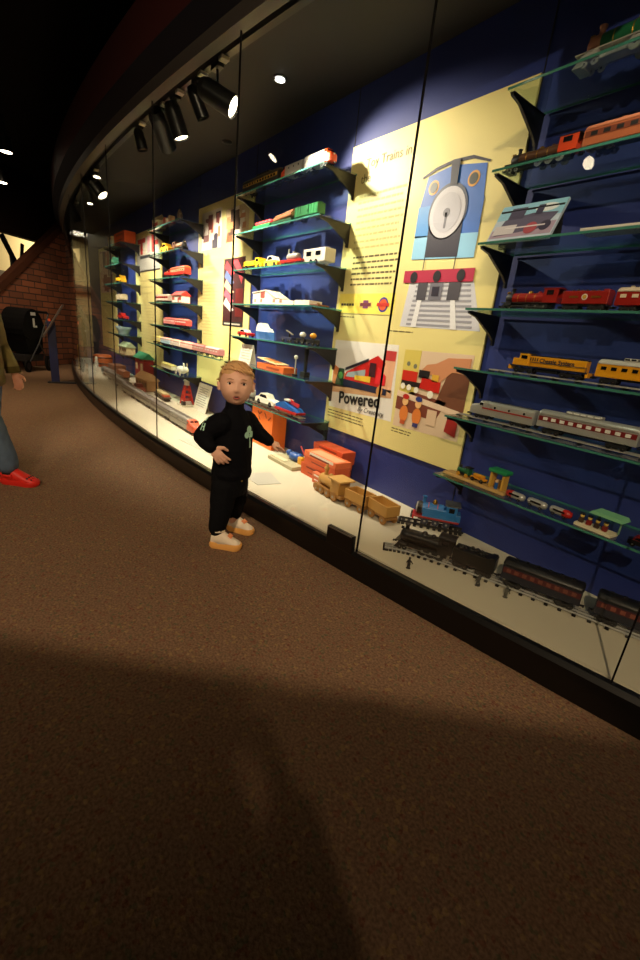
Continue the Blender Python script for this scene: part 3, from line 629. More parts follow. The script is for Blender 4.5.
textlines('text_line', P, -5.05, -4.1, 1.3, .6, 16, mat((214, 200, 140), .6), seed=14)
P = panel('yellow wall panel nearest the bricks with a pink crowd photo', -7.8, -6.5)
blotch(P, -7.74, 1.48, -6.7, 2.22, (226, 190, 180), [(210, 130, 120), (120, 80, 90), (240, 220, 200), (150, 60, 60)], 6, 5)
textlines('text_line', P, -7.65, -6.9, 1.36, 1.2, 2, INKL, seed=15)
# ------------------------------------------------------------------ glass shelves
SZ = [2.122, 1.839, 1.564, 1.295, 1.03, .798, .493]
TEAL = mat((66, 128, 114), .2)
BRK = mat((16, 16, 18), .4)
def bracket_me():
    b = MB()
    b.prism([(-.262, -.012), (-.262, -.022), (-.20, -.034), (-.06, -.105), (-.03, -.13), (-.03, -.15), (-.012, -.15), (-.012, -.012)], -.006, .006, BRK, 'yz')
    b.box((0, -.137, -.0125), (.02, .25, .003), BRK)
    return b.mesh('bracket')
BME = bracket_me()
def shelf(label, x0, x1, z, depth=.265):
    t = thing('glass_shelf', label, 'shelf', ((x0 + x1) / 2, -.014, z), 0, 'glass shelves')
    L = x1 - x0
    b = MB(); b.box((0, -depth / 2, -.005), (L, depth, .010), SHELFG, bev=.0012); so = obj('shelf_pane', b, t)
    b = MB(); b.box((0, -depth - .0006, -.005), (L, .0012, .0092), TEAL); obj('polished_edge', b, so)
    b = MB(); b.box((0, .0006, -.005), (L, .0012, .0092), TEAL); obj('polished_edge', b, so)
    for s in (-1, 1): link('bracket', BME, t, (s * (L / 2 - .012), .012, 0))
S = lambda k: SZ[k - 1] + .0008
for k, w in enumerate(['the green steam locomotive with silver wheels', 'the copper coloured train', 'the boxed train picture', 'the red steam train with emblem tender', 'the yellow diesel train', 'the silver streamlined train', 'the small wooden and capsule trains']):
    shelf('glass shelf under ' + w, 1.30, 2.56, SZ[k])
for k, w in enumerate(['the orange and silver diesel', 'the green boxcar and log car', 'the yellow truck and white caravan', 'the long white station model', 'the red car and two small knobbed trains', 'the orange open-lid carton', 'the white car and blue-red racer']):
    shelf('glass shelf under ' + w, -1.15, .07, SZ[k])
for k, w in enumerate(['the cream toy shop beside big letters', 'the far yellow car and brown engine', 'the red toy train beside the street photos', 'the white house with red roof', 'the pink and red toy train', 'the row of pastel train cars behind the child', 'the white rabbit-shaped toy']):
    if k != 5: shelf('glass shelf under ' + w, -3.6, -2.45, SZ[k])
shelf('long glass shelf under the row of pastel train cars', -3.6, -1.27, SZ[5], .30)
for k, w in enumerate(['the long orange carton', 'the dark green toy van', 'the small yellow truck near the bricks', 'the small cream boxcar', 'the small red car near the bricks', 'the glass bowl', 'the green-roofed cottage']):
    shelf('glass shelf under ' + w, -6.1, -4.92, SZ[k])

# ------------------------------------------------------------------ toys on the near shelves
Y = -.185
GRN = mat((30, 92, 62), .3); COPPER = mat((196, 112, 74), .35, .3); MAROON = mat((150, 30, 22), .35); DRED = mat((120, 22, 18), .4); SALMON = mat((206, 130, 96), .4)
steam_loco('green steam locomotive with silver wheels on the topmost near shelf', .40, .125, .085, (1.72, Y, S(1)), PI, GRN, GRN, SILVER, SILVER, mat((190, 130, 100), .35, .4), GRN)
steam_loco('black and brown steam locomotive with an orange-red cab', .30, .085, .06, (1.455, Y, S(2)), PI, mat((96, 66, 48), .35, .2), mat((214, 70, 30), .4), BLACKM, SILVER, BLACKM)
coach('copper coloured coach coupled behind the orange-cabbed engine', .42, .10, .065, (1.835, Y, S(2)), PI, COPPER, SALMON, mat((120, 60, 40), .4), BLACKM, 9)
# boxed picture
t = thing('train_picture', 'pale picture of a steam engine leaning back on a shelf beside the yellow panel', 'picture', (1.44, -.185, S(3)), 0)
TL = .42
b = MB(); b.box((0, 0, .092), (.29, .012, .184), mat((190, 206, 224), .4), rx=-TL * 0 - .0); o = obj('card', b, t, (0, -.03, .004), rot=(-.5, 0, 0))
def pc(name, polys):
    b = MB()
    for poly, l, m in polys: b.prism(poly, -.0066 - .0008 * l, -.0058 - .0008 * l, m, 'xz')
    obj(name, b, o)
pc('sky_print', [(R4(-.145, .11, .145, .184), 0, mat((150, 200, 226), .4)), ([(-.14, .02), (.14, .02), (.14, .08), (-.14, .06)], 0, mat((170, 150, 170), .4)), (disc(.07, .15, .05, .02), 1, mat((232, 232, 236), .4))])
pc('engine_print', [([(-.12, .03), (.1, .05), (.13, .12), (.02, .13), (-.1, .11)], 1, mat((96, 92, 116), .4)), (R4(-.09, .11, -.02, .165), 2, mat((84, 80, 104), .4)), (R4(-.13, .035, -.03, .08), 2, mat((206, 200, 206), .4)), (disc(.04, .055, .028), 2, mat((170, 80, 90), .4)), (disc(.1, .06, .024), 2, mat((60, 56, 76), .4)), (R4(-.08, .06, .1, .066), 3, mat((220, 214, 220), .4)), (R4(.03, .12, .06, .165), 3, mat((70, 66, 90), .4))])
b = MB(); b.box((0, .052, .072), (.28, .006, .15), BLACKM, rx=.2); obj('stand', b, t)
t = thing('white_booklet', 'white booklet lying flat before the black engine at the frame edge', 'booklet', (1.87, -.21, S(3)), .04)
b = MB(); b.box((0, 0, .006), (.30, .09, .012), WHITE, bev=.002); b.box((0, 0, .006), (.296, .092, .006), mat((200, 196, 186), .6)); o = obj('pages', b, t)
b = MB(); b.box((0, 0, .0128), (.30, .09, .0016), WHITE); obj('cover', b, o)
steam_loco('black steam locomotive beside the white booklet', .34, .125, .07, (2.02, -.10, S(3)), PI)
steam_loco('red steam locomotive with black front, pulling the emblem tender', .25, .088, .055, (1.552, Y, S(4)), PI, MAROON, MAROON, BLACKM, BLACKM, BLACKM, DRED)
tender('red tender with a round white emblem', .17, .085, .055, (1.782, Y, S(4)), PI, MAROON, None, None, mat((200, 160, 60), .4))
coach('red coach with white roof behind the emblem tender', .28, .09, .056, (2.03, Y, S(4)), PI, MAROON, mat((214, 196, 170), .5), None, GLASSD, 7, winmat=mat((228, 210, 180), .4))
CY = mat((232, 160, 26), .35); CN = mat((28, 34, 60), .35)
def strip(label, x0, x1, z, m=SILVER): toy_track(label, [(x0, 0), ((x0 + x1) / 2, 0), (x1, 0)], .034, ((0), Y, z), m, mat((120, 112, 96), .6), 34, .010)
strip('straight toy track under the yellow diesel train', 1.44, 2.4, S(5)); strip('straight toy track under the silver train', 1.32, 2.5, S(6))
hood_diesel('yellow diesel locomotive with dark blue roof and blue lettering', .335, .088, .055, (1.705, Y, S(5) + .010), PI, CY, CN, CY, 'Chessie System', CN)
coach('yellow coach with silver domed roof behind the yellow diesel', .30, .092, .056, (2.045, Y, S(5) + .010), PI, CY, mat((206, 204, 198), .35), None, GLASSD, 8, True)
stream_diesel('silver streamlined diesel with a red stripe and dark roof', .325, .086, .056, (1.545, Y, S(6) + .010), PI, SILVER, SILVER, mat((170, 40, 36), .4), mat((90, 88, 90), .4, .4))
coach('long silver coach with a dark red window band', .38, .10, .058, (1.915, Y, S(6) + .010), PI, SILVER, SILVER, mat((120, 30, 32), .4), mat((232, 232, 226), .4), 10, True)
coach('second silver coach cut by the frame edge', .30, .10, .058, (2.29, Y, S(6) + .010), PI, SILVER, SILVER, mat((120, 30, 32), .4), mat((232, 232, 226), .4), 8)
# lowest near shelf
WOOD = mat((206, 168, 104), .6, noise_amt=.1, scale=40)
t = thing('wooden_track_board', 'pale wooden track board under the small green wooden engine', 'toy track', (1.50, -.20, S(7)), -.06)
b = MB(); b.box((0, 0, .006), (.36, .075, .012), WOOD, bev=.002); o = obj('board', b, t)
for s in (-1, 1):
    b = MB(); b.box((0, s * .014, .0121), (.36, .006, .0012), mat((160, 124, 70), .6)); obj('groove', b, o)
t = thing('wooden_engine', 'small green and black wooden engine on the track board', 'toy train', (1.425, -.20, S(7) + .0125), PI - .06)
b = MB(); b.box((0, 0, .014), (.075, .026, .008), BLACKM, bev=.002); b.cyl((-.01, 0, .029), (.036, 0, .029), .0125, mat((24, 96, 60), .4)); obj('boiler', b, t)
b = MB(); b.box((-.025, 0, .033), (.025, .028, .034), mat((24, 96, 60), .4), bev=.002); b.box((-.025, 0, .052), (.034, .034, .005), BLACKM); obj('cab', b, t)
b = MB(); b.cyl((.024, 0, .04), (.024, 0, .055), .005, BLACKM); obj('smokestack', b, t)
wheels(t, (-.024, .024), .010, .028, mat((210, 150, 30), .5), .006)
t = thing('wooden_wagon', 'small yellow wooden wagon behind the green wooden engine', 'toy train', (1.515, -.205, S(7) + .0125), PI - .06)
b = MB(); b.box((0, 0, .018), (.085, .028, .008), mat((222, 150, 30), .5), bev=.002); b.box((.0, 0, .03), (.06, .02, .014), mat((222, 150, 30), .5), bev=.003); obj('body', b, t)
wheels(t, (-.026, .026), .010, .028, BLACKM, .006)
t = thing('toy_gatehouse', 'small yellow gatehouse with a green roof at the end of the track board', 'toy building', (1.615, -.20, S(7) + .0125), -.06)
b = MB()
for s in (-1, 1): b.box((s * .032, 0, .038), (.012, .04, .076), mat((214, 166, 70), .5), bev=.001)
b.box((0, .01, .02), (.06, .01, .04), mat((150, 112, 60), .5)); obj('post_frame', b, t)
b = MB(); b.box((0, 0, .084), (.095, .06, .018), mat((30, 140, 84), .5), bev=.005); obj('roof', b, t)
b = MB(); b.cyl((0, -.012, .0), (0, -.012, .03), .008, BLUE); b.sph((0, -.012, .036), .008, mat((230, 190, 150), .5)); obj('peg_figure', b, t)
CAPS = [('silver capsule car with a red nose, first of three', 1.73, 1), ('all-silver capsule car between the two red-ended ones', 1.83, 0), ('silver capsule car with a red tail, last of three', 1.93, -1)]
for lb, x, e in CAPS:
    t = thing('toy_capsule_car', lb, 'toy train', (x, -.235, S(7)), -.10, 'capsule cars')
    b = MB(); b.lathe([(0, -.046), (.012, -.042), (.016, -.03), (.016, .03), (.012, .042), (0, .046)], SILVER, (0, 0, .022), 'X'); o = obj('body', b, t)
    if e:
        b = MB(); b.lathe([(0, -.05), (.012, -.046), (.0168, -.03), (.0168, -.014)] , RED, (0, 0, .022), 'X')
        if e < 0: b.v = [(-v[0], v[1], v[2]) for v in b.v]
        obj('red_end', b, o)
    b = MB(); b.box((0, -.0158, .026), (.05, .002, .008), GLASSD); obj('window_strip', b, o)
    wheels(t, (-.024, .024), .008, .024, BLACKM, .004)
t = thing('toy_platform', 'cream toy platform of seated figures under a mint green awning', 'toy platform', (2.07, -.235, S(7)), -.08)
b = MB(); b.box((0, 0, .006), (.14, .06, .012), CREAM, bev=.001); obj('base', b, t)
b = MB(); b.prism([(-.05, .082), (.05, .082), (.06, .07), (-.06, .07)], -.035, .035, mat((130, 196, 150), .5), 'xz'); obj('awning', b, t, (.035, 0, .0))
for s in (-1, 1):
    b = MB(); b.cyl((.035 + s * .04, .015, .012), (.035 + s * .04, .015, .072), .0035, mat((110, 150, 120), .5)); obj('post', b, t)
for k in range(4):
    b = MB(); x = -.055 + .03 * k; b.box((x, -.008, .022), (.018, .014, .02), mat([(70, 50, 36), (130, 30, 26), (60, 44, 34), (120, 36, 30)][k], .5), bev=.002); b.sph((x, -.008, .04), .0085, mat((226, 190, 90), .5), 10); b.box((x, -.008, .047), (.016, .016, .005), BLACKM, bev=.001); obj('toy_figure', b, t)
toy_car('tiny black car at the frame edge on the lowest near shelf', .09, .04, .04, (2.23, -.24, S(7)), .2, BLACK, DRED)

# ------------------------------------------------------------------ toys on the middle shelves
Y2 = -.19
t = coach('black and gold trolley car on the top shelf', .56, .115, .07, (-.86, Y2, S(1)), 0, mat((40, 34, 26), .4), mat((60, 48, 30), .4), mat((196, 150, 60), .35, .5), GLASSD, 12, True, name='toy_trolley_car', wz=.6)
stream_diesel('orange-nosed silver diesel leading the double unit', .29, .105, .065, (-.10, Y2, S(1)), 0, mat((186, 180, 172), .35, .4), mat((226, 76, 24), .4), None, mat((150, 140, 130), .4))
stream_diesel('orange-nosed silver diesel trailing the double unit', .28, .10, .065, (-.415, Y2, S(1)), PI, mat((186, 180, 172), .35, .4), mat((214, 70, 26), .4), None, mat((150, 140, 130), .4))
t = flatcar('green flatcar loaded with round red-pink drums', .27, .085, .065, (-.80, Y2, S(2)), 0, mat((40, 140, 76), .45), None, 'toy_flatcar', .22)
for k in range(5):
    b = MB(); b.sph((-.1 + .05 * k, 0, .058), (.024, .026, .02), mat((214, 60, 70), .4), 14); obj('drum', b, t)
t = flatcar('dark green log car with brown logs', .27, .085, .062, (-.50, Y2, S(2)), 0, mat((34, 70, 46), .45), None, 'toy_log_car', .18)
for k, (yy, zz) in enumerate(((-.016, .052), (.016, .052), (0, .072))):
    b = MB(); b.cyl((-.12, yy, zz), (.125, yy * .8, zz + .018), .014, mat((140, 84, 50), .7)); b.cyl((.125, yy * .8, zz + .018), (.1262, yy * .8, zz + .0181), .012, mat((206, 164, 110), .7)); obj('log', b, t)
boxcar('green boxcar with sliding door', .275, .10, .065, (-.18, Y2, S(2)), 0, mat((36, 116, 66), .4), mat((28, 96, 54), .4))
toy_truck('yellow toy truck with raised bed sides', .31, .085, .075, (-.90, Y2, S(3)), 0, YEL, mat((236, 190, 40), .4))
toy_car('yellow toy car with a white top', .20, .085, .07, (-.61, Y2, S(3)), 0, mat((232, 196, 60), .4), WHITE)
t = flatcar('red flatcar carrying a grey tank', .29, .085, .062, (-.335, Y2, S(3)), 0, RED, None, 'toy_flatcar', .2)
b = MB(); b.lathe([(0, -.075), (.02, -.07), (.024, -.05), (.024, .05), (.02, .07), (0, .075)], mat((160, 156, 150), .4, .3), (0, 0, .064), 'X'); b.cyl((0, 0, .085), (0, 0, .1), .01, mat((160, 156, 150), .4)); b.cyl((-.07, 0, .08), (-.07, 0, .12), .006, SILVER); obj('tank', b, t)
t = thing('toy_caravan', 'white toy caravan with two dark windows', 'toy car', (-.075, -.15, S(3)), 0)
b = MB(); b.box((0, 0, .058), (.26, .09, .085), WHITE, bev=.006); o = obj('body', b, t)
for s in (-.06, .05):
    b = MB(); b.box((s, -.0455, .068), (.075, .002, .042), WHITE, bev=.001); b.box((s, -.0465, .068), (.058, .002, .028), GLASSD); obj('window', b, o)
wheels(t, (-.03, .03), .017, .085, RUBBER, .01)
t = thing('toy_station', 'long white station model with a sloping ramp roof', 'toy building', (-.54, -.17, S(4)), 0)
b = MB(); b.prism([(-.31, 0), (.31, 0), (.31, .03), (.06, .045), (-.1, .10), (-.31, .085)], -.06, .06, mat((222, 212, 196), .6), 'xz'); o = obj('wall', b, t)
b = MB(); b.prism([(.06, .046), (-.1, .102), (-.32, .087), (-.32, .094), (-.1, .110), (.07, .05)], -.065, .065, mat((206, 190, 170), .6), 'xz'); obj('roof', b, t)
b = MB(); b.box((-.15, -.0605, .075), (.07, .002, .05), mat((150, 80, 70), .5)); obj('sign', b, o)
for k in range(4):
    b = MB(); b.box((-.27 + .1 * k + (.1 if k > 1 else 0), -.0605, .03), (.035, .002, .025), mat((160, 130, 110), .5)); obj('window', b, o)
b = MB(); b.box((.41, 0, .018), (.19, .11, .036), mat((226, 218, 204), .6), bev=.002); obj('annex', b, t)
t = thing('toy_crossing_plate', 'brown toy crossing plate beside the white station model', 'toy track', (.005, -.17, S(4)), 0)
b = MB(); b.box((0, 0, .006), (.11, .1, .012), mat((120, 70, 40), .5), bev=.002); obj('plate', b, t)
b = MB(); b.cyl((.02, -.02, .012), (.02, -.02, .02), .012, BRASS); obj('knob', b, t)
toy_car('red toy car with a white load on its back', .20, .06, .07, (-1.02, Y2, S(5)), 0, RED, mat((216, 200, 190), .5))
t = thing('toy_ship', 'blue-hulled toy ship with a white deckhouse', 'toy ship', (-.67, Y2, S(5)), 0)
b = MB(); b.loft([[Vector((x, a * w, c)) for a, c in ((-.5, .06), (-.38, .0), (.38, 0), (.5, .06))] for x, w in ((-.135, .02), (-.11, .07), (-.03, .1), (.06, .09), (.14, .01))], mat((70, 120, 190), .4), False); obj('hull', b, t)
b = MB(); b.prism([(-.11, .06), (.07, .06), (.04, .085), (-.0, .09), (-.04, .125), (-.08, .12), (-.1, .09)], -.036, .036, WHITE); obj('deckhouse', b, t)
t = thing('toy_handcar', 'small dark handcar with a grey lever', 'toy train', (-.31, Y2, S(5)), 0)
b = MB(); b.box((0, 0, .03), (.15, .06, .018), mat((40, 44, 74), .5), bev=.002); obj('deck', b, t)
b = MB(); b.cyl((0, 0, .04), (0, 0, .07), .006, DARKST); b.box((0, 0, .075), (.1, .01, .008), mat((150, 140, 130), .5), ry=.25); obj('lever', b, t); wheels(t, (-.05, .05), .02, .05, BLACKM)
for lb, x, c in (('small black wagon with a white knob', -.13, WHITE), ('small black wagon with a yellow knob', .0, mat((230, 160, 40), .4))):
    t = thing('toy_knob_wagon', lb, 'toy train', (x, Y2, S(5)), 0, 'knobbed black wagons')
    b = MB(); b.box((0, 0, .03), (.11, .05, .025), BLACK, bev=.004); obj('body', b, t)
    b = MB(); b.cyl((0, 0, .04), (0, 0, .06), .012, BLACKM); b.sph((0, 0, .068), (.026, .024, .02), c, 14); obj('knob', b, t); wheels(t, (-.035, .035), .016, .045, BLACKM)
t = thing('paper_leaflet', 'white folded leaflet standing behind the child\'s head', 'leaflet', (-1.02, -.2, S(6)), 0)
b = MB(); b.box((0, -.0, .085), (.22, .003, .17), mat((236, 220, 206), .6)); obj('front_page', b, t, rot=(-.2, 0, 0))
b = MB(); b.box((0, .0, .085), (.22, .003, .17), mat((230, 216, 206), .6)); obj('back_page', b, t, (0, .068, 0), rot=(.2, 0, 0))
for k in range(5):
    b = MB(); b.box((0.0, -.003, .045 + .024 * k), (.17 - .02 * (k % 2), .001, .006), mat((206, 160, 150), .6)); obj('text_line', b, t, rot=(-.2, 0, 0))
t = thing('open_carton', 'orange carton with a tilted cream lid', 'box', (-.50, -.17, S(6)), 0)
OR = mat((214, 104, 44), .5); ORB = mat((232, 96, 32), .5)
b = MB(); b.box((0, 0, .022), (.42, .13, .044), OR, bev=.002); o = obj('tray', b, t)
b = MB(); b.box((-.06, 0, .068), (.27, .13, .006), mat((236, 200, 150), .5), rx=.0, ry=.12, rz=.1); b.box((-.06, 0, .0715), (.17, .075, .004), mat((226, 120, 60), .5), ry=.12, rz=.1); obj('lid', b, t)
b = MB(); b.box((.05, -.0665, .02), (.2, .001, .014), mat((150, 60, 26), .5)); obj('label_print', b, o)
t = thing('toy_lamp_post', 'slim white toy lamp post beside the orange carton', 'toy lamp', (-.195, -.19, S(6)), 0)
b = MB(); b.cyl((0, 0, 0), (0, 0, .01), .022, DARKST); b.cyl((0, 0, .01), (0, 0, .12), .005, mat((190, 186, 176), .5)); obj('pole', b, t)
b = MB(); b.sph((0, 0, .135), .016, WHITE); obj('lamp_globe', b, t)
t = thing('toy_signal_mast', 'tall black toy signal mast beside the lamp post', 'toy signal', (-.09, -.17, S(6)), 0)
b = MB(); b.box((0, 0, .02), (.06, .05, .04), BLACKM, bev=.003); obj('base', b, t)
b = MB(); b.box((0, 0, .12), (.02, .02, .17), BLACKM, bev=.002); b.box((0, 0, .185), (.026, .024, .05), BLACK, bev=.002); obj('mast', b, t)
toy_track('straight toy track on the lowest middle shelf', [(-1.1, 0), (-.5, 0), (-.02, 0)], .045, (0, -.2, S(7)), mat((170, 160, 140), .4, .4), mat((120, 110, 90), .6), 30, .01)
t = thing('toy_barrel_car', 'small white barrel car beside the child\'s ear', 'toy train', (-.80, -.2, S(7) + .01), 0)
b = MB(); b.box((0, 0, .022), (.12, .05, .012), DARKST); obj('deck', b, t)
b = MB(); b.lathe([(.018, 0), (.026, .02), (.028, .04), (.022, .06), (.01, .066)], WHITE, (-.02, 0, .028)); obj('barrel', b, t); wheels(t, (-.036, .036), .014, .045)
toy_car('long white toy car on the lowest middle shelf', .31, .095, .075, (-.55, -.2, S(7) + .01), 0, mat((232, 226, 212), .4), mat((222, 214, 196), .4))
t = thing('toy_racer', 'blue toy racer with a red tail fin and red skirt', 'toy car', (-.21, -.2, S(7) + .01), 0)
b = MB(); b.prism([(-.16, .012), (.15, .012), (.16, .03), (-.15, .032)], -.045, .045, RED); obj('skirt', b, t)
b = MB(); b.prism([(-.15, .032), (.15, .032), (.12, .05), (.02, .07), (-.03, .085), (-.1, .075), (-.16, .05)], -.036, .036, BLUE); obj('body', b, t)
b = MB(); b.prism([(-.06, .08), (.0, .078), (.12, .062), (.13, .09), (.06, .095), (.0, .115)], -.004, .004, mat((206, 40, 40), .4)); b.box((-.02, 0, .1), (.07, .05, .014), WHITE, bev=.003); obj('tail_fin', b, t); wheels(t, (-.1, .1), .016, .08, RUBBER)

# ------------------------------------------------------------------ toys on the shelves before and beyond the letter panel
Y3 = -.19
toy_building('cream toy shop with a red sign on the top shelf', .22, .16, .09, (-3.43, Y3, S(1)), 0, CREAM, mat((150, 130, 100), .6), mat((180, 40, 36), .5), 3)
t = thing('toy_cargo_set', 'cream and red toy wagon beside the cream shop', 'toy train', (-3.1, Y3, S(1)), 0)
b = MB(); b.box((0, 0, .03), (.34, .07, .02), mat((150, 40, 36), .5), bev=.002); obj('deck', b, t)
for k in range(4):
    b = MB(); b.box((-.13 + .085 * k, 0, .06 + .008 * (k % 2)), (.06, .06, .045 + .016 * (k % 2)), mat([(226, 206, 170), (206, 90, 60), (236, 226, 200), (190, 150, 110)][k], .5), bev=.003); obj('crate', b, t)
wheels(t, (-.12, .12), .02, .06)
t = thing('toy_lantern', 'small tin lantern at the right of the top shelf', 'lantern', (-2.7, Y3, S(1)), 0)
b = MB(); b.lathe([(.04, 0), (.04, .02), (.026, .03), (.03, .08), (.02, .11), (.01, .13)], mat((120, 104, 90), .4, .3)); obj('body', b, t)
b = MB(); b.tube([(-.03, 0, .1), (-.02, 0, .16), (.02, 0, .16), (.03, 0, .1)], .003, DARKST); obj('bail', b, t)
toy_car('far yellow toy car beside the letter panel', .30, .11, .08, (-3.12, Y3, S(2)), 0, mat((222, 172, 40), .4), mat((222, 172, 40), .4))
steam_loco('brown toy steam engine beside the far yellow car', .34, .10, .07, (-2.68, Y3, S(2)), 0, mat((150, 96, 50), .4), mat((120, 70, 36), .4))
steam_loco('red toy steam engine on the shelf below the brown one', .29, .10, .07, (-3.08, Y3, S(3)), PI, RED, RED)
coach('red and white toy coach behind the red steam engine', .46, .12, .075, (-2.68, Y3, S(3)), PI, mat((206, 44, 30), .4), mat((226, 90, 50), .4), mat((232, 196, 150), .4), GLASSD, 7)
coach('pale pink toy coach on the shelf below the red train', .5, .10, .07, (-3.26, Y3, S(4)), 0, mat((220, 196, 176), .5), mat((190, 180, 160), .5), mat((196, 70, 60), .4), GLASSD, 7)
toy_building('white toy house with a red roof', .30, .13, .1, (-2.66, Y3, S(4)), 0, WHITE, mat((196, 50, 40), .5), mat((170, 70, 60), .5), 2)
t = coach('pink toy coach before the blue back board', .40, .10, .07, (-2.98, Y3, S(5)), 0, mat((220, 130, 126), .5), mat((190, 90, 90), .5), None, WHITE, 6)
coach('red toy coach coupled to the pink one', .36, .10, .07, (-2.58, Y3, S(5)), 0, mat((196, 70, 66), .5), mat((206, 110, 96), .5), None, WHITE, 6)
for k, (c, c2) in enumerate([((226, 206, 120), (206, 190, 110)), ((160, 196, 214), (226, 170, 160)), ((222, 206, 190), (214, 160, 140)), ((236, 190, 176), (226, 150, 140)), ((220, 150, 140), (206, 120, 116)), ((214, 140, 136), (230, 180, 170))]):
    nm = ['yellow', 'pale blue', 'cream', 'peach', 'pink', 'rose'][k]
    coach('%s pastel train car in the row on the long shelf' % nm, .32, .095, .075, (-3.36 + .352 * k, -.23, S(6)), 0, mat(c, .5), mat(c2, .5), None, WHITE, 5, group='pastel train cars')
t = thing('toy_rabbit_cart', 'white rabbit-shaped toy on the lowest shelf above the red tower', 'toy animal', (-2.6, -.2, S(7)), 0)
b = MB(); b.sph((0, 0, .06), (.13, .05, .045), WHITE); b.sph((.13, 0, .075), (.045, .036, .036), WHITE, 12); obj('body', b, t)
for s in (-1, 1):
    b = MB(); b.sph((.12, s * .018, .12), (.018, .01, .035), WHITE, 10); obj('ear', b, t)
wheels(t, (-.07, .07), .025, .09, mat((190, 180, 160), .5))
coach('cream toy coach left of the white rabbit toy', .42, .09, .07, (-3.05, -.2, S(7)), 0, CREAM, mat((206, 186, 110), .5), mat((226, 196, 80), .5), WHITE, 6)
carton('long orange carton on the top shelf nearest the bricks', (.62, .16, .16), (-5.25, -.14, S(1)), 0, ORB, mat((214, 84, 30), .5), DRED)
carton('small cream carton left of the long orange one', (.26, .14, .15), (-5.82, -.16, S(1)), 0, CREAM, mat((226, 190, 150), .5), DRED)
toy_truck('dark green toy van near the bricks', .30, .13, .08, (-5.75, Y3, S(2)), 0, mat((40, 90, 70), .4), mat((60, 110, 80), .4))
toy_truck('small yellow truck near the bricks', .34, .12, .08, (-5.35, Y3, S(3)), 0, YEL, YEL)
boxcar('small cream boxcar near the bricks', .40, .12, .08, (-5.35, Y3, S(4)), 0, mat((206, 190, 160), .5))
toy_car('small red car near the bricks', .40, .10, .08, (-5.32, Y3, S(5)), 0, RED, RED)
t = thing('glass_bowl', 'pale glass bowl on the shelf nearest the bricks', 'bowl', (-5.3, Y3, S(6)), 0)
b = MB(); b.lathe([(.07, 0), (.08, .02), (.1, .07), (.13, .12), (.125, .12), (.095, .07), (.07, .025), (0, .02)], mat((150, 170, 176), .2)); obj('bowl', b, t)
b = MB(); b.cyl((0, 0, 0), (0, 0, .01), .09, mat((120, 140, 146), .2)); obj('foot', b, t)
toy_building('toy cottage with a pale green roof', .42, .2, .14, (-5.2, -.17, S(7)), 0, mat((206, 190, 150), .5), mat((170, 186, 150), .5), mat((120, 90, 60), .5), 3)

# ------------------------------------------------------------------ things on the white deck
DZ = .1295
# black steam train on a curving track
tp = [(1.305, -.565), (1.40, -.485), (1.58, -.405), (1.85, -.315), (2.15, -.225), (2.5, -.13)]
toy_track('curving three-rail toy track under the black steam train', tp, .052, (0, 0, DZ), SILVER, BLACKM, 46, .016)
TZ = DZ + .017
def on(x):
    for (a, c), (d, e) in zip(tp[:-1], tp[1:]):
        if a <= x <= d: return c + (e - c) * (x - a) / (d - a), math.atan2(e - c, d - a)
BK = mat((10, 10, 11), .36)
def place(x): y, a = on(x); return (x, y, TZ), a + PI
l, a = place(1.46); steam_loco('black steam locomotive heading the train on the white deck', .28, .125, .078, l, a, BK, trim=DARKST)
l, a = place(1.685); tender('black tender behind the deck steam locomotive', .19, .108, .074, l, a, BK)
MB_ = mat((22, 26, 40), .4)
l, a = place(1.955); coach('dark coach with red windows behind the tender', .31, .125, .078, l, a, MB_, mat((12, 13, 17), .45), mat((74, 20, 22), .4), mat((110, 60, 50), .4), 9)
l, a = place(2.30); coach('second dark coach crossing the glass joint', .31, .125, .078, l, a, MB_, mat((12, 13, 17), .45), mat((74, 20, 22), .4), mat((130, 70, 56), .4), 9)
# blue tank engine on its own track
A = (1.255, -.115); az = 1.0
tr0 = toy_track('short dark toy track under the blue tank engine', [(-.2, 0), (0, 0), (.16, 0)], .06, (A[0], A[1], DZ), BLACKM, BLACKM, 14, .02, False); tr0.rotation_euler = (0, 0, az - .35)
t = thing('toy_tank_engine', 'blue tank engine with plain grey smokebox on the short dark track', 'toy train', (A[0], A[1], DZ + .021), az - .35 + PI)
TB = mat((40, 110, 176), .35)
b = MB(); b.box((0, 0, .045), (.25, .085, .012), mat((150, 30, 34), .4), bev=.002); b.box((0, 0, .034), (.2, .05, .02), BLACKM); obj('frame', b, t)
b = MB(); b.lathe([(.035, -.03), (.035, .085)], TB, (0, 0, .088), 'X'); 
for k in (.0, .05): b.lathe([(.035, k), (.0365, k), (.0365, k + .004), (.035, k + .004)], mat((200, 60, 50), .4), (0, 0, .088), 'X')
o = obj('boiler', b, t)
b = MB(); b.lathe([(.037, .085), (.037, .108), (.034, .112)], BLACK, (0, 0, .088), 'X'); b.lathe([(.033, .110), (.028, .118), (.0, .122)], mat((168, 166, 164), .45), (0, 0, .088), 'X'); b.box((.1225, 0, .088), (.004, .006, .03), DARKST); obj('smokebox_door', b, o)
for s in (-1, 1):
    b = MB(); b.box((.015, s * .033, .078), (.13, .022, .055), TB, bev=.004); obj('side_tank', b, t)
b = MB(); b.box((-.075, 0, .092), (.06, .084, .085), TB, bev=.003); b.box((-.115, 0, .07), (.025, .08, .04), TB, bev=.003); c = obj('cab', b, t)
b = MB(); b.box((-.078, 0, .139), (.085, .094, .010), mat((60, 62, 66), .5), bev=.004); obj('cab_roof', b, c)
b = MB(); b.box((-.075, 0, .112), (.03, .0855, .026), GLASSD); obj('cab_window', b, c)
b = MB(); b.lathe([(.012, 0), (.009, .006), (.011, .035), (.014, .038)], TB, (.08, 0, .12)); obj('smokestack', b, t)
b = MB(); b.lathe([(.013, 0), (.013, .015), (.006, .026), (0, .028)], BRASS, (.02, 0, .12)); obj('steam_dome', b, t)
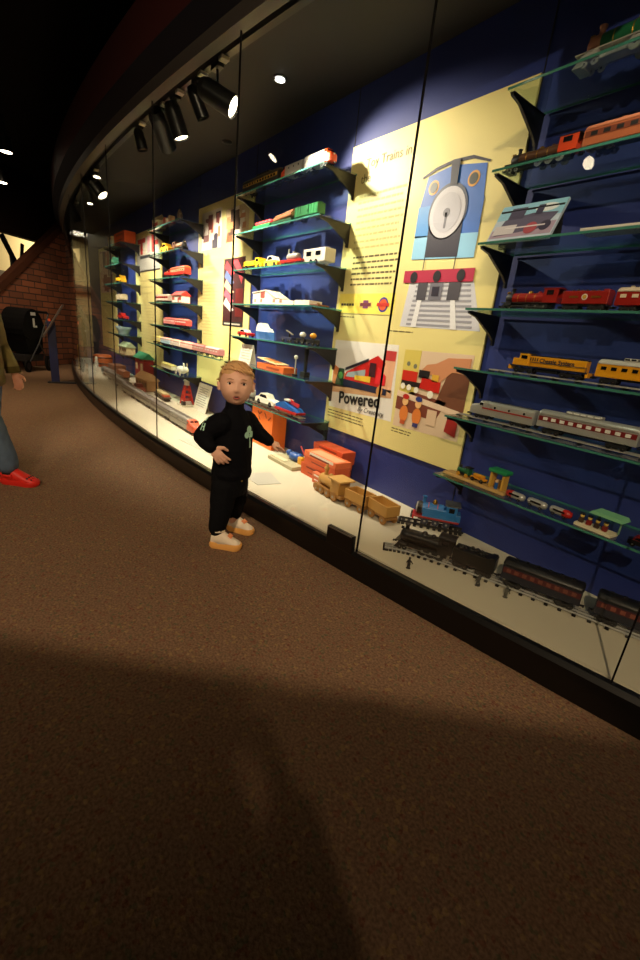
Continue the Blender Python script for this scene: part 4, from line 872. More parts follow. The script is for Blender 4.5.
b = MB(); b.box((.128, 0, .04), (.01, .092, .022), mat((186, 44, 40), .4), bev=.001)
for s in (-1, 1): b.cyl((.133, s * .03, .04), (.143, s * .03, .04), .011, DARKST)
obj('buffer_beam', b, t); wheels(t, (-.06, 0, .06), .021, .062, mat((26, 36, 60), .4), .01)
# three tiny figures
for lb, x, y, rz, m, pose in (('tiny black figure alone before the locomotive front', 1.512, -.615, .3, BLACKM, 0), ('tiny grey figure striding below the tender', 1.765, -.44, 1.2, mat((60, 60, 58), .6), 1), ('tiny grey-green figure standing below the coach', 1.882, -.41, -.4, mat((84, 84, 76), .6), 2)):
    t = thing('toy_figure', lb, 'toy figure', (x, y, DZ), rz, 'tiny lead figures')
    b = MB(); sp = .011 if pose == 1 else .005
    for s in (-1, 1): b.cyl((s * sp, 0, 0), (s * .003, 0, .022), .0035, m, .0042, 8)
    b.cyl((0, 0, .02), (0, 0, .042), .007, m, .0075, 10); b.sph((0, 0, .049), .0055, m, 8); b.cyl((0, 0, .053), (0, 0, .057), .006, m, .004, 8)
    b.cyl((.006, 0, .04), (.017, .004, .026 if pose != 1 else .045), .003, m, .0022, 8); b.cyl((-.006, 0, .04), (-.013, .003, .024), .003, m, .0022, 8)
    b.cyl((0, 0, 0), (0, 0, .0015), .011, m, n=12); obj('body', b, t)
# gold-brown wooden train
GB = mat((186, 138, 66), .55, noise_amt=.12, scale=30); GB2 = mat((150, 104, 46), .6, noise_amt=.12, scale=30)
t = thing('wooden_locomotive', 'gold-brown wooden locomotive beside the orange boxes', 'toy train', (.62, -.37, DZ), PI - .06)
b = MB(); b.box((0, 0, .042), (.30, .09, .02), GB2, bev=.003); b.box((.14, 0, .03), (.03, .1, .03), GB2, bev=.003); obj('frame', b, t)
b = MB(); b.lathe([(.036, -.03), (.036, .12), (.03, .126), (0, .127)], GB, (0, 0, .088), 'X'); obj('boiler', b, t)
b = MB(); b.box((-.075, 0, .092), (.09, .088, .085), GB, bev=.003); o = obj('cab', b, t)
b = MB(); b.box((-.082, 0, .142), (.135, .12, .012), mat((204, 160, 88), .55), bev=.003); obj('cab_roof', b, o)
b = MB(); b.lathe([(.014, .0), (.012, .03), (.017, .034), (.017, .05), (.008, .056), (.01, .066), (0, .07)], GB, (.085, 0, .12)); obj('smokestack', b, t)
b = MB(); b.lathe([(.016, 0), (.014, .018), (0, .026)], GB, (.03, 0, .12)); obj('steam_dome', b, t); wheels(t, (-.08, -.01, .06), .03, .09, GB2, .016); wheels(t, (.115,), .022, .09, GB2, .014)
for lb, x, y, rz in (('first open gold-brown wooden wagon', .862, -.352, .04), ('last open gold-brown wooden wagon nearest the blue engine', 1.045, -.33, -.12)):
    t = thing('wooden_open_wagon', lb, 'toy train', (x, y, DZ), rz, 'gold-brown wooden wagons')
    b = MB(); b.box((0, 0, .042), (.175, .08, .016), GB2, bev=.002); obj('frame', b, t)
    b = MB(); b.box((0, 0, .058), (.165, .085, .012), GB)
    for s in (-1, 1): b.box((0, s * .046, .085), (.17, .010, .062), GB, bev=.002); b.box((s * .082, 0, .085), (.010, .1, .062), GB, bev=.002)
    obj('wagon_box', b, t); wheels(t, (-.055, .055), .027, .08, GB2, .014)
# orange boxes
OB = [('long dark orange box at the back left of the stack', (.30, .13, .12), (.25, -.09, DZ), 0, (186, 78, 36)), ('low orange box under the pale-topped one', (.36, .12, .085), (.31, -.225, DZ), -.02, (200, 84, 36)),
      ('pale-topped orange box with a white strip, front of the stack', (.37, .13, .10), (.355, -.228, DZ + .0865), -.02, (206, 86, 38)), ('dark orange box topping the stack against the wall', (.34, .12, .095), (.255, -.09, DZ + .122), .0, (196, 74, 32))]
for i, (lb, d, loc, rz, c) in enumerate(OB):
    t = carton(lb, d, loc, rz, mat(c, .55, noise_amt=.12, scale=25), mat(c if i != 2 else (226, 110, 58), .55, noise_amt=.12, scale=25), mat((120, 40, 16), .5), 'toy_train_box', 'box', 'orange train boxes')
    if i == 2:
        b = MB(); b.box((0.02, -.01, d[2] + .0015), (.3, .09, .001), mat((226, 160, 120), .6)); b.box((.02, -.0668, d[2] * .9), (.28, .001, .02), mat((230, 216, 200), .6)); obj('paper_strip', b, t)
t = carton('small orange and white box leaning before the stack', (.10, .03, .075), (.385, -.312, DZ), -.05, mat((196, 90, 50), .55), mat((206, 110, 70), .55), WHITE, 'toy_train_box', 'box', 'orange train boxes')
# tall orange carton behind the child
t = thing('tall_carton', 'tall bright orange carton with dark pictures standing behind the child', 'box', (-.64, -.125, DZ), 0)
b = MB(); b.box((0, 0, .1725), (.36, .14, .345), mat((240, 112, 30), .5), bev=.002); o = obj('carton', b, t)
b = MB(); rnd = random.Random(4)
for k in range(16):
    x, z = rnd.uniform(-.15, .15), rnd.uniform(.04, .31); b.box((x, -.0707, z), (rnd.uniform(.02, .06), .001, rnd.uniform(.006, .014)), mat((140, 50, 20) if k % 2 else (70, 40, 30), .5), ry=rnd.uniform(-1, 1))
b.box((.02, -.0707, .13), (.09, .001, .012), mat((50, 50, 46), .5), ry=-.5); obj('picture_print', b, o)
b = MB(); b.box((0, 0, .3465), (.362, .142, .003), mat((220, 100, 30), .5)); obj('lid', b, t)
# plaque with playthings
t = thing('toy_crossing_scene', 'grey-green base with a blue toy, yellow block and crossing arm by the child\'s hand', 'toy scene', (-.09, -.235, DZ), 0)
b = MB(); b.box((0, 0, .014), (.36, .20, .028), mat((172, 164, 130), .6), bev=.004); obj('base', b, t)
b = MB(); b.sph((.02, .03, .06), (.075, .04, .035), mat((40, 80, 150), .4)); b.sph((-.05, .02, .075), .026, mat((40, 80, 150), .4)); b.sph((.08, .03, .07), .03, mat((46, 90, 170), .4)); obj('blue_toy', b, t)
b = MB(); b.box((.12, .02, .055), (.05, .04, .055), mat((226, 160, 40), .4), bev=.006); obj('yellow_block', b, t)
b = MB(); b.cyl((.15, .04, .03), (.15, .04, .12), .006, WHITE); b.cyl((.17, .03, .08), (.06, .05, .15), .006, RED); b.cyl((.17, .03, .08), (.21, .02, .055), .007, WHITE); obj('crossing_arm', b, t)
b = MB(); b.box((-.08, -.05, .030), (.2, .05, .004), mat((206, 196, 160), .6)); obj('road', b, t)
# pale sheets lying on the deck
for lb, pts in (('pale grey sheet on the deck beside the child\'s hip', [(.02, -.72), (.27, -.72), (.30, -.56), (.06, -.5)]), ('pale grey-green sheet on the deck left of the child', [(-1.0, -.80), (-.35, -.72), (-.38, -.55), (-.98, -.62)])):
    b = MB(); b.prism(pts, DZ, DZ + .002, mat((186, 184, 172), .5), 'xy'); tag(obj('paper_sheet', b), lb, 'paper')
# label card and signal tower
t = thing('label_card', 'white text card leaning on the deck beside the red tower', 'sign card', (-2.22, -.13, DZ), 0)
b = MB(); b.box((0, 0, .16), (.36, .006, .32), mat((240, 236, 224), .6)); o = obj('card', b, t, rot=(-.25, 0, 0))
for k in range(9):
    b = MB(); b.box((-.01, -.0035, .27 - .026 * k), (.28 - .03 * (k % 3), .001, .007), mat((150, 146, 150), .6)); obj('text_line', b, o)
b = MB(); b.box((0, .075, .13), (.06, .004, .27), mat((200, 196, 186), .6), rx=.26); obj('strut', b, t)
t = thing('toy_signal_tower', 'red lattice toy tower on a white base beside the text card', 'toy tower', (-2.56, -.15, DZ), 0)
b = MB(); b.box((0, 0, .01), (.2, .16, .02), mat((206, 200, 180), .5)); b.box((-.03, -.0, .05), (.1, .1, .06), WHITE, bev=.003); b.box((.05, -.06, .04), (.06, .04, .05), BLACKM, bev=.003); obj('base', b, t)
b = MB()
for sx in (-1, 1):
    for sy in (-1, 1): b.cyl((sx * .06, sy * .06, .02), (sx * .022, sy * .022, .25), .01, RED, n=8)
for z, w in ((.08, .05), (.14, .04), (.2, .03)):
    for s in (-1, 1): b.box((0, s * w, z), (w * 2, .012, .02), RED); b.box((s * w, 0, z), (.012, w * 2, .02), RED)
for s in (-1, 1): b.cyl((-.055, s * .05, .05), (.03, s * .03, .2), .008, RED, n=6); b.cyl((.055, s * .05, .05), (-.03, s * .03, .2), .008, RED, n=6)
obj('lattice', b, t)
b = MB(); b.cyl((0, 0, .25), (0, 0, .30), .03, mat((206, 196, 180), .5)); b.cyl((0, 0, .30), (0, 0, .34), .045, WHITE, .02); obj('beacon', b, t)
# long silver train in front of the far deck
car_x = [(-1.38, .62), (-2.02, .62), (-2.66, .62), (-3.30, .62), (-3.94, .62), (-4.58, .62), (-5.22, .62)]
names = ['silver observation car with an orange-red tail end', 'second silver car from the orange-red tail', 'third silver car from the orange-red tail', 'middle silver car of the long train', 'fifth silver car of the long train', 'sixth silver car of the long train', 'last silver car of the long train, nearest the bricks']
SLV = mat((150, 146, 136), .38, .45); SLB = mat((118, 110, 104), .4, .3)
for k, (x, L) in enumerate(car_x):
    yy = -.60 if k < 4 else -.60 + .045 * (k - 3)
    if k == 0:
        t = stream_diesel(names[k], L, .13, .10, (x, yy, DZ), 0, SLV, mat((206, 84, 50), .45), mat((90, 84, 80), .4), SLB, 'long silver train')
    else:
        t = coach(names[k], L, .13, .10, (x, yy, DZ), 0, SLV, SLB, mat((100, 94, 90), .4), mat((70, 66, 66), .4), 10, group='long silver train')
toy_track('long toy track under the silver train', [(-5.6, -.46), (-4.6, -.55), (-3.3, -.6), (-2, -.6), (-1.0, -.6)], .07, (0, 0, DZ - .0), mat((90, 84, 80), .5), BLACKM, 60, .003)
TAN = mat((176, 128, 78), .6)
toy_building('tan toy station on the far deck behind the silver train', .46, .24, .16, (-3.85, -.25, DZ), .05, TAN, mat((196, 150, 100), .6), mat((110, 66, 40), .5), 4)
toy_car('red toy car before the tan station', .34, .11, .09, (-3.62, -.42, DZ), 0, mat((150, 36, 30), .4), mat((120, 40, 30), .4))
t = flatcar('dark flatcar with a tan load beside the red tower', .52, .12, .09, (-3.08, -.28, DZ), -.05, mat((66, 56, 46), .5))
b = MB(); b.box((.0, 0, .075), (.4, .07, .03), mat((190, 170, 120), .6), bev=.005); b.box((.18, 0, .06), (.1, .08, .03), mat((190, 70, 40), .5), bev=.003); obj('load', b, t)
t = thing('toy_barn', 'tall red toy barn with a green roof behind the tan station', 'toy building', (-4.42, -.125, DZ), 0)
b = MB(); b.box((0, 0, .19), (.46, .14, .38), mat((160, 36, 34), .5)); o = obj('wall', b, t)
b = MB(); b.prism([(-.1, .38), (.1, .38), (0, .47)], -.25, .25, mat((60, 150, 110), .5), 'yz'); obj('roof', b, t)
for s in (-.14, .12):
    b = MB(); b.box((s, -.071, .26), (.1, .004, .1), mat((226, 206, 160), .5)); obj('window', b, o)
carton('brown box on the far deck near the bricks', (.40, .2, .14), (-5.75, -.22, DZ), 0, mat((110, 66, 44), .6), mat((120, 76, 50), .6), None)
boxcar('rust coloured boxcar before the brown box', .38, .14, .1, (-4.95, -.30, DZ), 0, mat((150, 90, 56), .5), mat((130, 80, 50), .5))
t = thing('drum', 'orange-brown drum at the far end of the deck', 'drum', (-6.7, -.25, DZ), 0)
b = MB(); b.lathe([(.0, 0), (.14, .0), (.17, .06), (.17, .17), (.14, .22), (.0, .22)], mat((190, 96, 40), .5)); obj('barrel', b, t)
b = MB(); b.lathe([(.165, .05), (.176, .05), (.176, .07), (.165, .07)], DARKST); b.lathe([(.165, .16), (.176, .16), (.176, .18), (.165, .18)], DARKST); obj('hoop', b, t)
t = thing('white_figurine', 'small white figurine at the far tip of the deck', 'figurine', (-6.4, -.42, DZ), 0)
b = MB(); b.lathe([(.05, 0), (.05, .02), (.03, .04), (.035, .1), (.02, .14), (.028, .17), (.02, .2), (0, .21)], WHITE); obj('body', b, t)
b = MB(); b.cyl((-.05, 0, .11), (.05, 0, .13), .012, WHITE); obj('arms', b, t)
# ------------------------------------------------------------------ people
def voxel(mb, size, name, smooth=3, disp=0.0, dscale=18.0):
    me = mb.mesh('tmp'); o = bpy.data.objects.new('tmp', me); COL.objects.link(o)
    r = o.modifiers.new('r', 'REMESH'); r.mode = 'VOXEL'; r.voxel_size = size; r.use_smooth_shade = True
    if smooth:
        s = o.modifiers.new('s', 'SMOOTH'); s.factor = .5; s.iterations = smooth
    dg = bpy.context.evaluated_depsgraph_get(); out = bpy.data.meshes.new_from_object(o.evaluated_get(dg)); out.name = name
    bpy.data.objects.remove(o); bpy.data.meshes.remove(me)
    if disp:
        ns = [v.normal.copy() for v in out.vertices]
        for v, nn in zip(out.vertices, ns):
            p = v.co * dscale; v.co += nn * disp * (noise.noise((p.x, p.y, p.z * .55)) + .5 * noise.noise(p * 2.3))
    for p in out.polygons: p.use_smooth = True
    return out
def setmat(me, m):
    me.materials.clear(); me.materials.append(m)
    for p in me.polygons: p.material_index = 0
    return me
def chain(mb, pts, m=RUBBER, n=14):
    for p, r in pts: mb.sph(p, r, m, n)
    for (p, r), (q, s) in zip(pts[:-1], pts[1:]): mb.cyl(p, q, r, m, s, n, caps=True)
def ering(c, a, b_, yaw, n=20, tilt=0.0):
    out = []
    f = Vector((math.cos(yaw), math.sin(yaw), 0)); l = Vector((-math.sin(yaw), math.cos(yaw), 0))
    for k in range(n):
        t = 2 * PI * k / n
        out.append(Vector(c) + l * a * math.cos(t) + f * b_ * math.sin(t) + Vector((0, 0, tilt * math.sin(t))))
    return out
def head_shape(d, s):
    a, b_, c = .090 * s, .077 * s, .099 * s
    t = max(0, -d.z)
    p = Vector((a * d.x, b_ * d.y * (1 - .06 * t ** 2), c * d.z))
    if d.x > 0: p.x -= .006 * s * (1 - abs(d.z)) * (d.x ** 6)
    if d.x < 0: p.z += .01 * s * (-d.x) * (1 if d.z < 0 else .3); 
    if d.x > .1:
        def g(y, z, sy, sz): return math.exp(-((p.y - y * s) / (sy * s)) ** 2 - ((p.z - z * s) / (sz * s)) ** 2)
        y = p.y; o = 0
        for e in (-1, 1):
            o += -.0075 * g(e * .032, .002, .015, .010) + .004 * g(e * .030, .020, .018, .008) + .008 * g(e * .042, -.040, .024, .024)
        o += .015 * g(0, -.028, .010, .0095) + .007 * g(0, -.012, .007, .016) + .005 * g(0, -.057, .018, .012) - .008 * g(0, -.058, .011, .0055) + .008 * g(0, -.086, .018, .013) - .003 * g(0, -.071, .02, .006)
        for e in (-1, 1): o += .006 * g(e * .0105, -.033, .006, .006)
        p.x += o * s
    return p
def head_mb(mb, c, R, s, m, seg=64, rings=48, fn=None):
    vs = []; fs = []
    for j in range(rings + 1):
        t = -PI / 2 + PI * j / rings
        for i in range(seg):
            q = 2 * PI * i / seg; d = Vector((math.cos(t) * math.cos(q), math.cos(t) * math.sin(q), math.sin(t)))
            p = head_shape(d, s)
            if fn: p = fn(d, p, s)
            vs.append(Vector(c) + R @ p)
    for j in range(rings):
        for i in range(seg): fs.append((j * seg + i, j * seg + (i + 1) % seg, (j + 1) * seg + (i + 1) % seg, (j + 1) * seg + i))
    mb.add(vs, fs, m, True)
def ears(mb, c, R, s, m):
    for e in (-1, 1):
        mb.sph(Vector(c) + R @ Vector((-.006 * s, e * .081 * s, -.012 * s)), (.013 * s, .009 * s, .022 * s), m, 12, R)
        for k in range(7):
            a = -1.6 + 3.9 * k / 6; mb.sph(Vector(c) + R @ Vector((-.009 * s - .010 * s * math.sin(a) * .9 , e * .087 * s, -.012 * s + .019 * s * math.cos(a))), .0055 * s, m, 8)
def hair_obj(parent, c, R, s, m, line=.055, seed=1):
    rnd = random.Random(seed)
    def fn(d, p, s_):
        zz = p.z / s_; xx = p.x / s_
        lim = -.03 if xx < -.03 else (-.03 + (line + .03) * min(1, (xx + .03) / .07) ** .7)
        if xx > .02: lim += .010 * math.sin(p.y / s_ * 60 + 1)
        k = max(-1, min(1, (zz - lim) / .018))
        q = d * 9; nz = noise.noise(Vector((q.x * .8, q.y * 2.4, q.z))) * .004 + noise.noise(q * 3.1) * .002
        return p + d * s_ * (k * .007 + .001 + (nz if k > 0 else 0) + (.006 * max(0, d.z) if k > .2 else 0))
    mb = MB(); head_mb(mb, c, R, s, m, 72, 54, fn)
    for k in range(170):
        th = rnd.uniform(-PI, PI); el = rnd.uniform(.15, 1.45)
        if abs(th) < 1.1: el = max(el, .72)
        d = Vector((math.cos(el) * math.cos(th), math.cos(el) * math.sin(th), math.sin(el)))
        p = head_shape(d, s) + d * .007 * s
        tang = (Vector((.55 if d.x > -.2 else -.5, .5 + .3 * rnd.uniform(-1, 1), -.15)) - d * d.dot(Vector((.55, .5, -.15)))).normalized()
        e = p + tang * .030 * s + d * rnd.uniform(.001, .006) * s
        mb.tube([Vector(c) + R @ p, Vector(c) + R @ (p * .5 + e * .5 + d * .004 * s), Vector(c) + R @ e], [.0035 * s, .003 * s, .0008 * s], m, 5)
    return obj('hair', mb, parent)
def face_bits(parent, c, R, s, iris, lip, brow, open_mouth=True):
    def W(x, y, z): return Vector(c) + R @ (Vector((x, y, z)) * s)
    def surf(y, z):
        best = min(((head_shape(Vector((math.cos(t) * math.cos(q), math.cos(t) * math.sin(q), math.sin(t))), 1.0)) for t in [z / .101 + k * .02 for k in range(-12, 13)] for q in [y / .085 + k * .03 for k in range(-10, 11)]), key=lambda p: (p.y - y) ** 2 + (p.z - z) ** 2)
        return best.x
    for e in (-1, 1):
        x = surf(e * .031, .003)
        b = MB(); b.sph(W(x - .0045, e * .031, .003), (.0075 * s, .0135 * s, .0078 * s), mat((226, 216, 206), .25), 14, R); eo = obj('eyeball', b, parent)
        b = MB(); b.sph(W(x + .0008, e * .031, .0035), (.0036 * s, .0072 * s, .0072 * s), iris, 12, R); obj('iris', b, eo)
        b = MB(); b.tube([W(surf(e * .031 + k * .0135, .0105 - .004 * abs(k)) + .0005, e * .031 + k * .0135, .0108 - .0045 * abs(k) ** 2) for k in (-1, -.5, 0, .5, 1)], .0016 * s, mat((120, 76, 56), .6), 6); obj('eyelid', b, parent)
        b = MB(); b.tube([W(surf(e * .031 + k * .016, .024) + .0008, e * .031 + k * .016, .0245 - .003 * abs(k) ** 2 ) for k in (-1, -.5, 0, .5, 1)], [.001 * s, .002 * s, .0022 * s, .002 * s, .001 * s], brow, 6); obj('eyebrow', b, parent)
    x = surf(0, -.057)
    b = MB(); pts = []
    for k in range(15):
        a = 2 * PI * k / 14; pts.append(W(x + .0012 - .0016 * abs(math.cos(a)) + .002, .0135 * math.cos(a), -.058 + (.0075 if open_mouth else .0035) * math.sin(a)))
    b.tube(pts, .0030 * s, lip, 8); lo = obj('lips', b, parent)
    if open_mouth:
        b = MB(); b.sph(W(x + .0015, 0, -.058), (.003 * s, .0115 * s, .0062 * s), mat((70, 22, 20), .6), 14, R); obj('mouth_opening', b, lo)
def hand(mb, w, d, nrm, thumb, L, curls=(.4, .45, .5, .55), m=RUBBER, spread=.12):
    w = Vector(w); d = Vector(d).normalized(); nrm = Vector(nrm); nrm = (nrm - d * nrm.dot(d)).normalized(); th = Vector(thumb); th = (th - d * th.dot(d) - nrm * th.dot(nrm)).normalized()
    Rm = Matrix((d, th, nrm)).transposed()
    mb.sph(w + d * .27 * L, (.29 * L, .21 * L, .10 * L), m, 16, Rm); mb.sph(w + d * .40 * L, (.15 * L, .22 * L, .085 * L), m, 14, Rm); mb.sph(w, .13 * L, m, 12)
    for k, (ln, c) in enumerate(zip((.42, .47, .43, .34), curls)):
        off = (.155 - .105 * k) * L; dd = (d + th * (.5 - k / 3.0) * 2 * spread).normalized()
        p = w + d * (.50 - .02 * abs(k - 1.2)) * L + th * off; pts = [(p - d * .08 * L, .072 * L)]; ang = 0
        for j, fr in enumerate((.44, .32, .24)):
            pts.append((p, (.068, .060, .054)[j] * L)); ang += c * (.7, 1.0, .7)[j]
            p = p + (dd * math.cos(ang) + nrm * math.sin(ang)) * ln * L * fr
        pts.append((p, .046 * L)); chain(mb, pts, m, 10)
    p = w + d * .14 * L + th * .14 * L; q = p + (d * .55 + th * .75 + nrm * .25).normalized() * .25 * L; e = q + (d * .9 + th * .25 + nrm * .35).normalized() * .2 * L
    chain(mb, [(p, .09 * L), (q, .07 * L), (e, .052 * L)], m, 10)
def project_patch(target_me, polys, origin, fwd, up, name, m, parent, off=.0016):
    """flat badge outlines laid on a garment along -fwd"""
    bvh = BVHTree.FromPolygons([v.co.copy() for v in target_me.vertices], [list(p.vertices) for p in target_me.polygons])
    f = Vector(fwd).normalized(); u = Vector(up); u = (u - f * u.dot(f)).normalized(); l = u.cross(f)
    mb = MB()
    for poly in polys:
        cx = sum(p[0] for p in poly) / len(poly); cz = sum(p[1] for p in poly) / len(poly); rings = []
        for k in (1.0, .66, .33, .02):
            r = []
            for a, z in poly:
                P = Vector(origin) + l * (cx + (a - cx) * k) + u * (cz + (z - cz) * k) + f * .2
                h = bvh.ray_cast(P, -f, .4)
                r.append((h[0] + h[1] * off * (1 if h[1].dot(f) > 0 else -1)) if h[0] is not None else P - f * .2)
            rings.append(r)
        n = len(poly); vs = [p for r in rings for p in r]
        mb.add(vs, [(j * n + i, j * n + (i + 1) % n, (j + 1) * n + (i + 1) % n, (j + 1) * n + i) for j in range(3) for i in range(n)] + [list(range(3 * n, 4 * n))], m, True)
    return obj(name, mb, parent)

SKIN = mat((234, 184, 156), .5)
# ---- the toddler
K = thing('person', 'toddler in a black sweatshirt with mint clover, pointing at the glass case', 'person', (.702, -1.108, 0), math.atan2(-.451, .893))
hc = (0.0, -.012, .838); hR = (Matrix.Rotation(.04, 3, 'Z') @ Matrix.Rotation(-.13, 3, 'Y'))
ty = math.radians(42); py_ = math.radians(58)
b = MB(); head_mb(b, hc, hR, 1.0, SKIN); ears(b, hc, hR, 1.0, SKIN)
chain(b, [((-.008, -.016, .69), .040), ((-.008, -.014, .775), .038)])
b.loft([ering((0, -.025, z), a, d, ty) for z, a, d in ((.34, .07, .055), (.42, .082, .064), (.52, .08, .06), (.62, .084, .058), (.68, .07, .045), (.705, .04, .035))], SKIN)
sR, eR, wR = (.066, -.088, .662), (.055, -.158, .585), (.130, -.118, .558)
sL, eL, wL = (-.062, .055, .662), (-.088, .108, .590), (-.098, .172, .545)
chain(b, [(sR, .036), (eR, .029), (wR, .020)]); chain(b, [(sL, .036), (eL, .029), (wL, .020)])
chain(b, [((.043, -.05, .35), .05), ((.055, -.062, .21), .04), ((.060, -.078, .05), .026)]); chain(b, [((-.043, 0, .35), .05), ((-.09, .004, .21), .04), ((-.142, .003, .05), .026)])
hand(b, (.135, -.112, .556), (.10, .60, -.72), (-.80, .15, -.15), (.25, .7, .7), .122, (.35, .4, .45, .5), SKIN, .2)
hand(b, (-.099, .180, .541), (-.10, .80, -.30), (-.30, -.3, -.8), (.75, .25, .3), .098, (.15, 1.15, 1.25, 1.3), SKIN, .06)
body = link('body', setmat(voxel(b, .0032, 'body', 2), SKIN), K)
hair_obj(body, hc, hR, 1.0, mat((214, 170, 116), .55, noise_amt=.25, scale=60), .058)
face_bits(body, hc, hR, 1.0, mat((38, 26, 22), .2), mat((190, 96, 88), .45), mat((176, 126, 84), .7))
SHIRT = mat((9, 10, 15), .85, bump=.3, scale=400); MINT = mat((172, 220, 196), .7)
b = MB()
b.loft([ering((.0, -.016, z), a, d, ty + (py_ - ty) * max(0, (.55 - z) / .17)) for z, a, d in ((.372, .094, .082), (.378, .104, .094), (.40, .110, .099), (.43, .105, .095), (.50, .106, .094), (.58, .106, .09), (.64, .102, .08), (.68, .088, .066), (.705, .066, .054), (.725, .047, .047), (.750, .046, .046), (.757, .044, .044), (.758, .034, .034))], SHIRT)
chain(b, [((.060, -.075, .655), .056), ((.060, -.12, .63), .051), (eR, .047), ((.10, -.14, .570), .039), ((.126, -.122, .559), .033), ((.131, -.117, .557), .032)])
chain(b, [((-.058, .05, .655), .052), (eL, .042), ((-.094, .145, .563), .035), ((-.098, .170, .546), .030)])
sme = setmat(voxel(b, .0042, 'sweatshirt', 3, .0026, 22), SHIRT); shirt = link('sweatshirt', sme, body)
clover = [disc(.0, .030, .017, .017, 14), disc(-.017, .006, .016, .016, 14), disc(.016, .004, .016, .016, 14), [(-.003, .0), (.004, .0), (.008, -.045), (.0, -.045)], R4(-.002, -.06, .010, -.03)]
fw = Vector((.93, .37, 0))
project_patch(sme, clover, (-.01, .042, .60), fw, (0, 0, 1), 'clover_badge', MINT, shirt)
project_patch(sme, [disc(0, .025, .008, .014, 12), R4(-.010, -.035, -.004, .0), R4(.004, -.035, .010, .0), R4(-.010, -.020, .010, -.014)], (.075, -.145, .655), (.8, -.55, .25), (0, 0, 1), 'sleeve_badge', MINT, shirt)
TRO = mat((13, 14, 17), .9, bump=.3, scale=350)
b = MB()
b.loft([ering((.0, -.024, z), a, d, py_) for z, a, d in ((.28, .085, .08), (.34, .098, .09), (.40, .102, .093), (.43, .09, .08))], TRO)
chain(b, [((.042, -.048, .33), .068), ((.052, -.060, .22), .060), ((.058, -.075, .14), .050), ((.058, -.077, .112), .047), ((.058, -.077, .095), .040)])
chain(b, [((-.044, .008, .33), .068), ((-.085, .012, .22), .059), ((-.125, .003, .14), .049), ((-.138, .003, .112), .046), ((-.140, .003, .095), .039)])
tme = setmat(voxel(b, .0045, 'trousers', 3, .004, 16), TRO); tro = link('trousers', tme, body)
project_patch(tme, [disc(.0, 0, .005, .005, 10)], (.07, .035, .372), (.9, .43, 0), (0, 0, 1), 'snap_button', BRASS, tro)
def shoe(parent, c, yaw, L, W, up, sole, accent=None, clog=False, hs=1.0):
    o = link('shoe', None, parent, (c[0], c[1], 0), yaw)
    foot = [(-.5, .30), (-.42, .42), (-.2, .40), (.1, .44), (.3, .5), (.42, .42), (.5, .18)]
    poly = [(x * L, y * W) for x, y in foot] + [(x * L, -y * W) for x, y in foot[::-1]]
    def sc(k, z, dz=0): return [Vector((x * k, y * k, z + (dz * max(0, x / L)) )) for x, y in poly]
    b = MB(); h = L * .17 * hs; b.loft([sc(.93, 0), sc(1.0, h * .25), sc(1.02, h * .7), sc(.96, h)], sole); obj('sole', b, o)
    b = MB(); rings = []
    for x, w, hh in ((-.47, .60, .33), (-.42, .74, .42), (-.28, .80, .48), (-.12, .82, .46), (.05, .86, .37), (.22, .90, .29), (.36, .84, .24), (.45, .62, .19), (.485, .34, .15)):
        rings.append([Vector((x * L, W * w * .5 * math.cos(a) , h * .6 + (hh * hs * L - h * .6) * max(0, math.sin(a)) ** .7 if math.sin(a) >= 0 else h * .6)) for a in [2 * PI * k / 18 for k in range(18)]])
    b.loft(rings, up); u = obj('upper', b, o)
    if accent:
        b = MB(); b.box((.13 * L, 0, .345 * L * hs), (.15 * L, W * .55, .02 * L), accent, ry=.6, bev=.003); obj('strap', b, u)
        b = MB(); b.box((-.50 * L, 0, .50 * L), (.06 * L, .016, .16 * L), accent, ry=-.3, bev=.003); obj('heel_tab', b, u)
        b = MB(); b.tube([(-.28 * L + .19 * L * math.cos(a), W * .40 * math.sin(a), .60 * L) for a in [PI - 2 * PI * k / 12 for k in range(13)]], .008, up, 8); obj('collar', b, u)
    if clog:
        for s in (-1, 1):
            b = MB(); b.tube([(-.10 * L, s * W * .42, .26 * L), (-.3 * L, s * W * .44, .27 * L), (-.48 * L, s * W * .2, .28 * L)], .009, up, 8); obj('heel_strap', b, u)
        b = MB()
        for k in range(8): b.cyl((.30 * L + .08 * L * (k % 2), (k - 3.5) * W * .09, .262 * L - .05 * L * (k % 2) - abs(k - 3.5) * .008 * L), (.31 * L + .08 * L * (k % 2), (k - 3.5) * W * .10, .274 * L - .05 * L * (k % 2) - abs(k - 3.5) * .008 * L), .006, BLACKM, n=8)
        obj('vent_hole', b, u)
    return o
WSH = mat((236, 222, 198), .6, noise_amt=.08, scale=60); SOLE = mat((240, 178, 96), .5); PEACH = mat((244, 150, 96), .5)
shoe(body, (.078, -.030), math.radians(74), .165, .072, WSH, SOLE, PEACH, False, 1.28)
shoe(body, (-.118, .046), math.radians(62), .160, .070, WSH, SOLE, PEACH, False, 1.28)

# ---- the older child walking in at the frame's edge
K2 = thing('person', 'child in olive jacket, jeans and red clogs walking in at the edge', 'person', (-.70, -2.02, 0), math.atan2(.78, .62))
hc2 = (-.10, 0, 1.225); R2 = Matrix.Rotation(-.05, 3, 'Y')
SK2 = mat((190, 132, 104), .5)
b = MB(); head_mb(b, hc2, R2, 1.03, SK2, 40, 30); ears(b, hc2, R2, 1.03, SK2); chain(b, [((-.12, 0, 1.04), .05), ((-.11, 0, 1.15), .046)])
b.loft([ering((-.12, 0, z), a, d, 0) for z, a, d in ((.62, .11, .085), (.75, .115, .08), (.9, .12, .085), (1.0, .13, .08), (1.06, .07, .06))], SK2)
chain(b, [((-.12, -.155, 1.02), .045), ((-.16, -.195, .83), .036), ((-.155, -.20, .655), .024)]); chain(b, [((-.12, .155, 1.02), .045), ((-.13, .19, .83), .036), ((-.03, .18, .68), .024)])
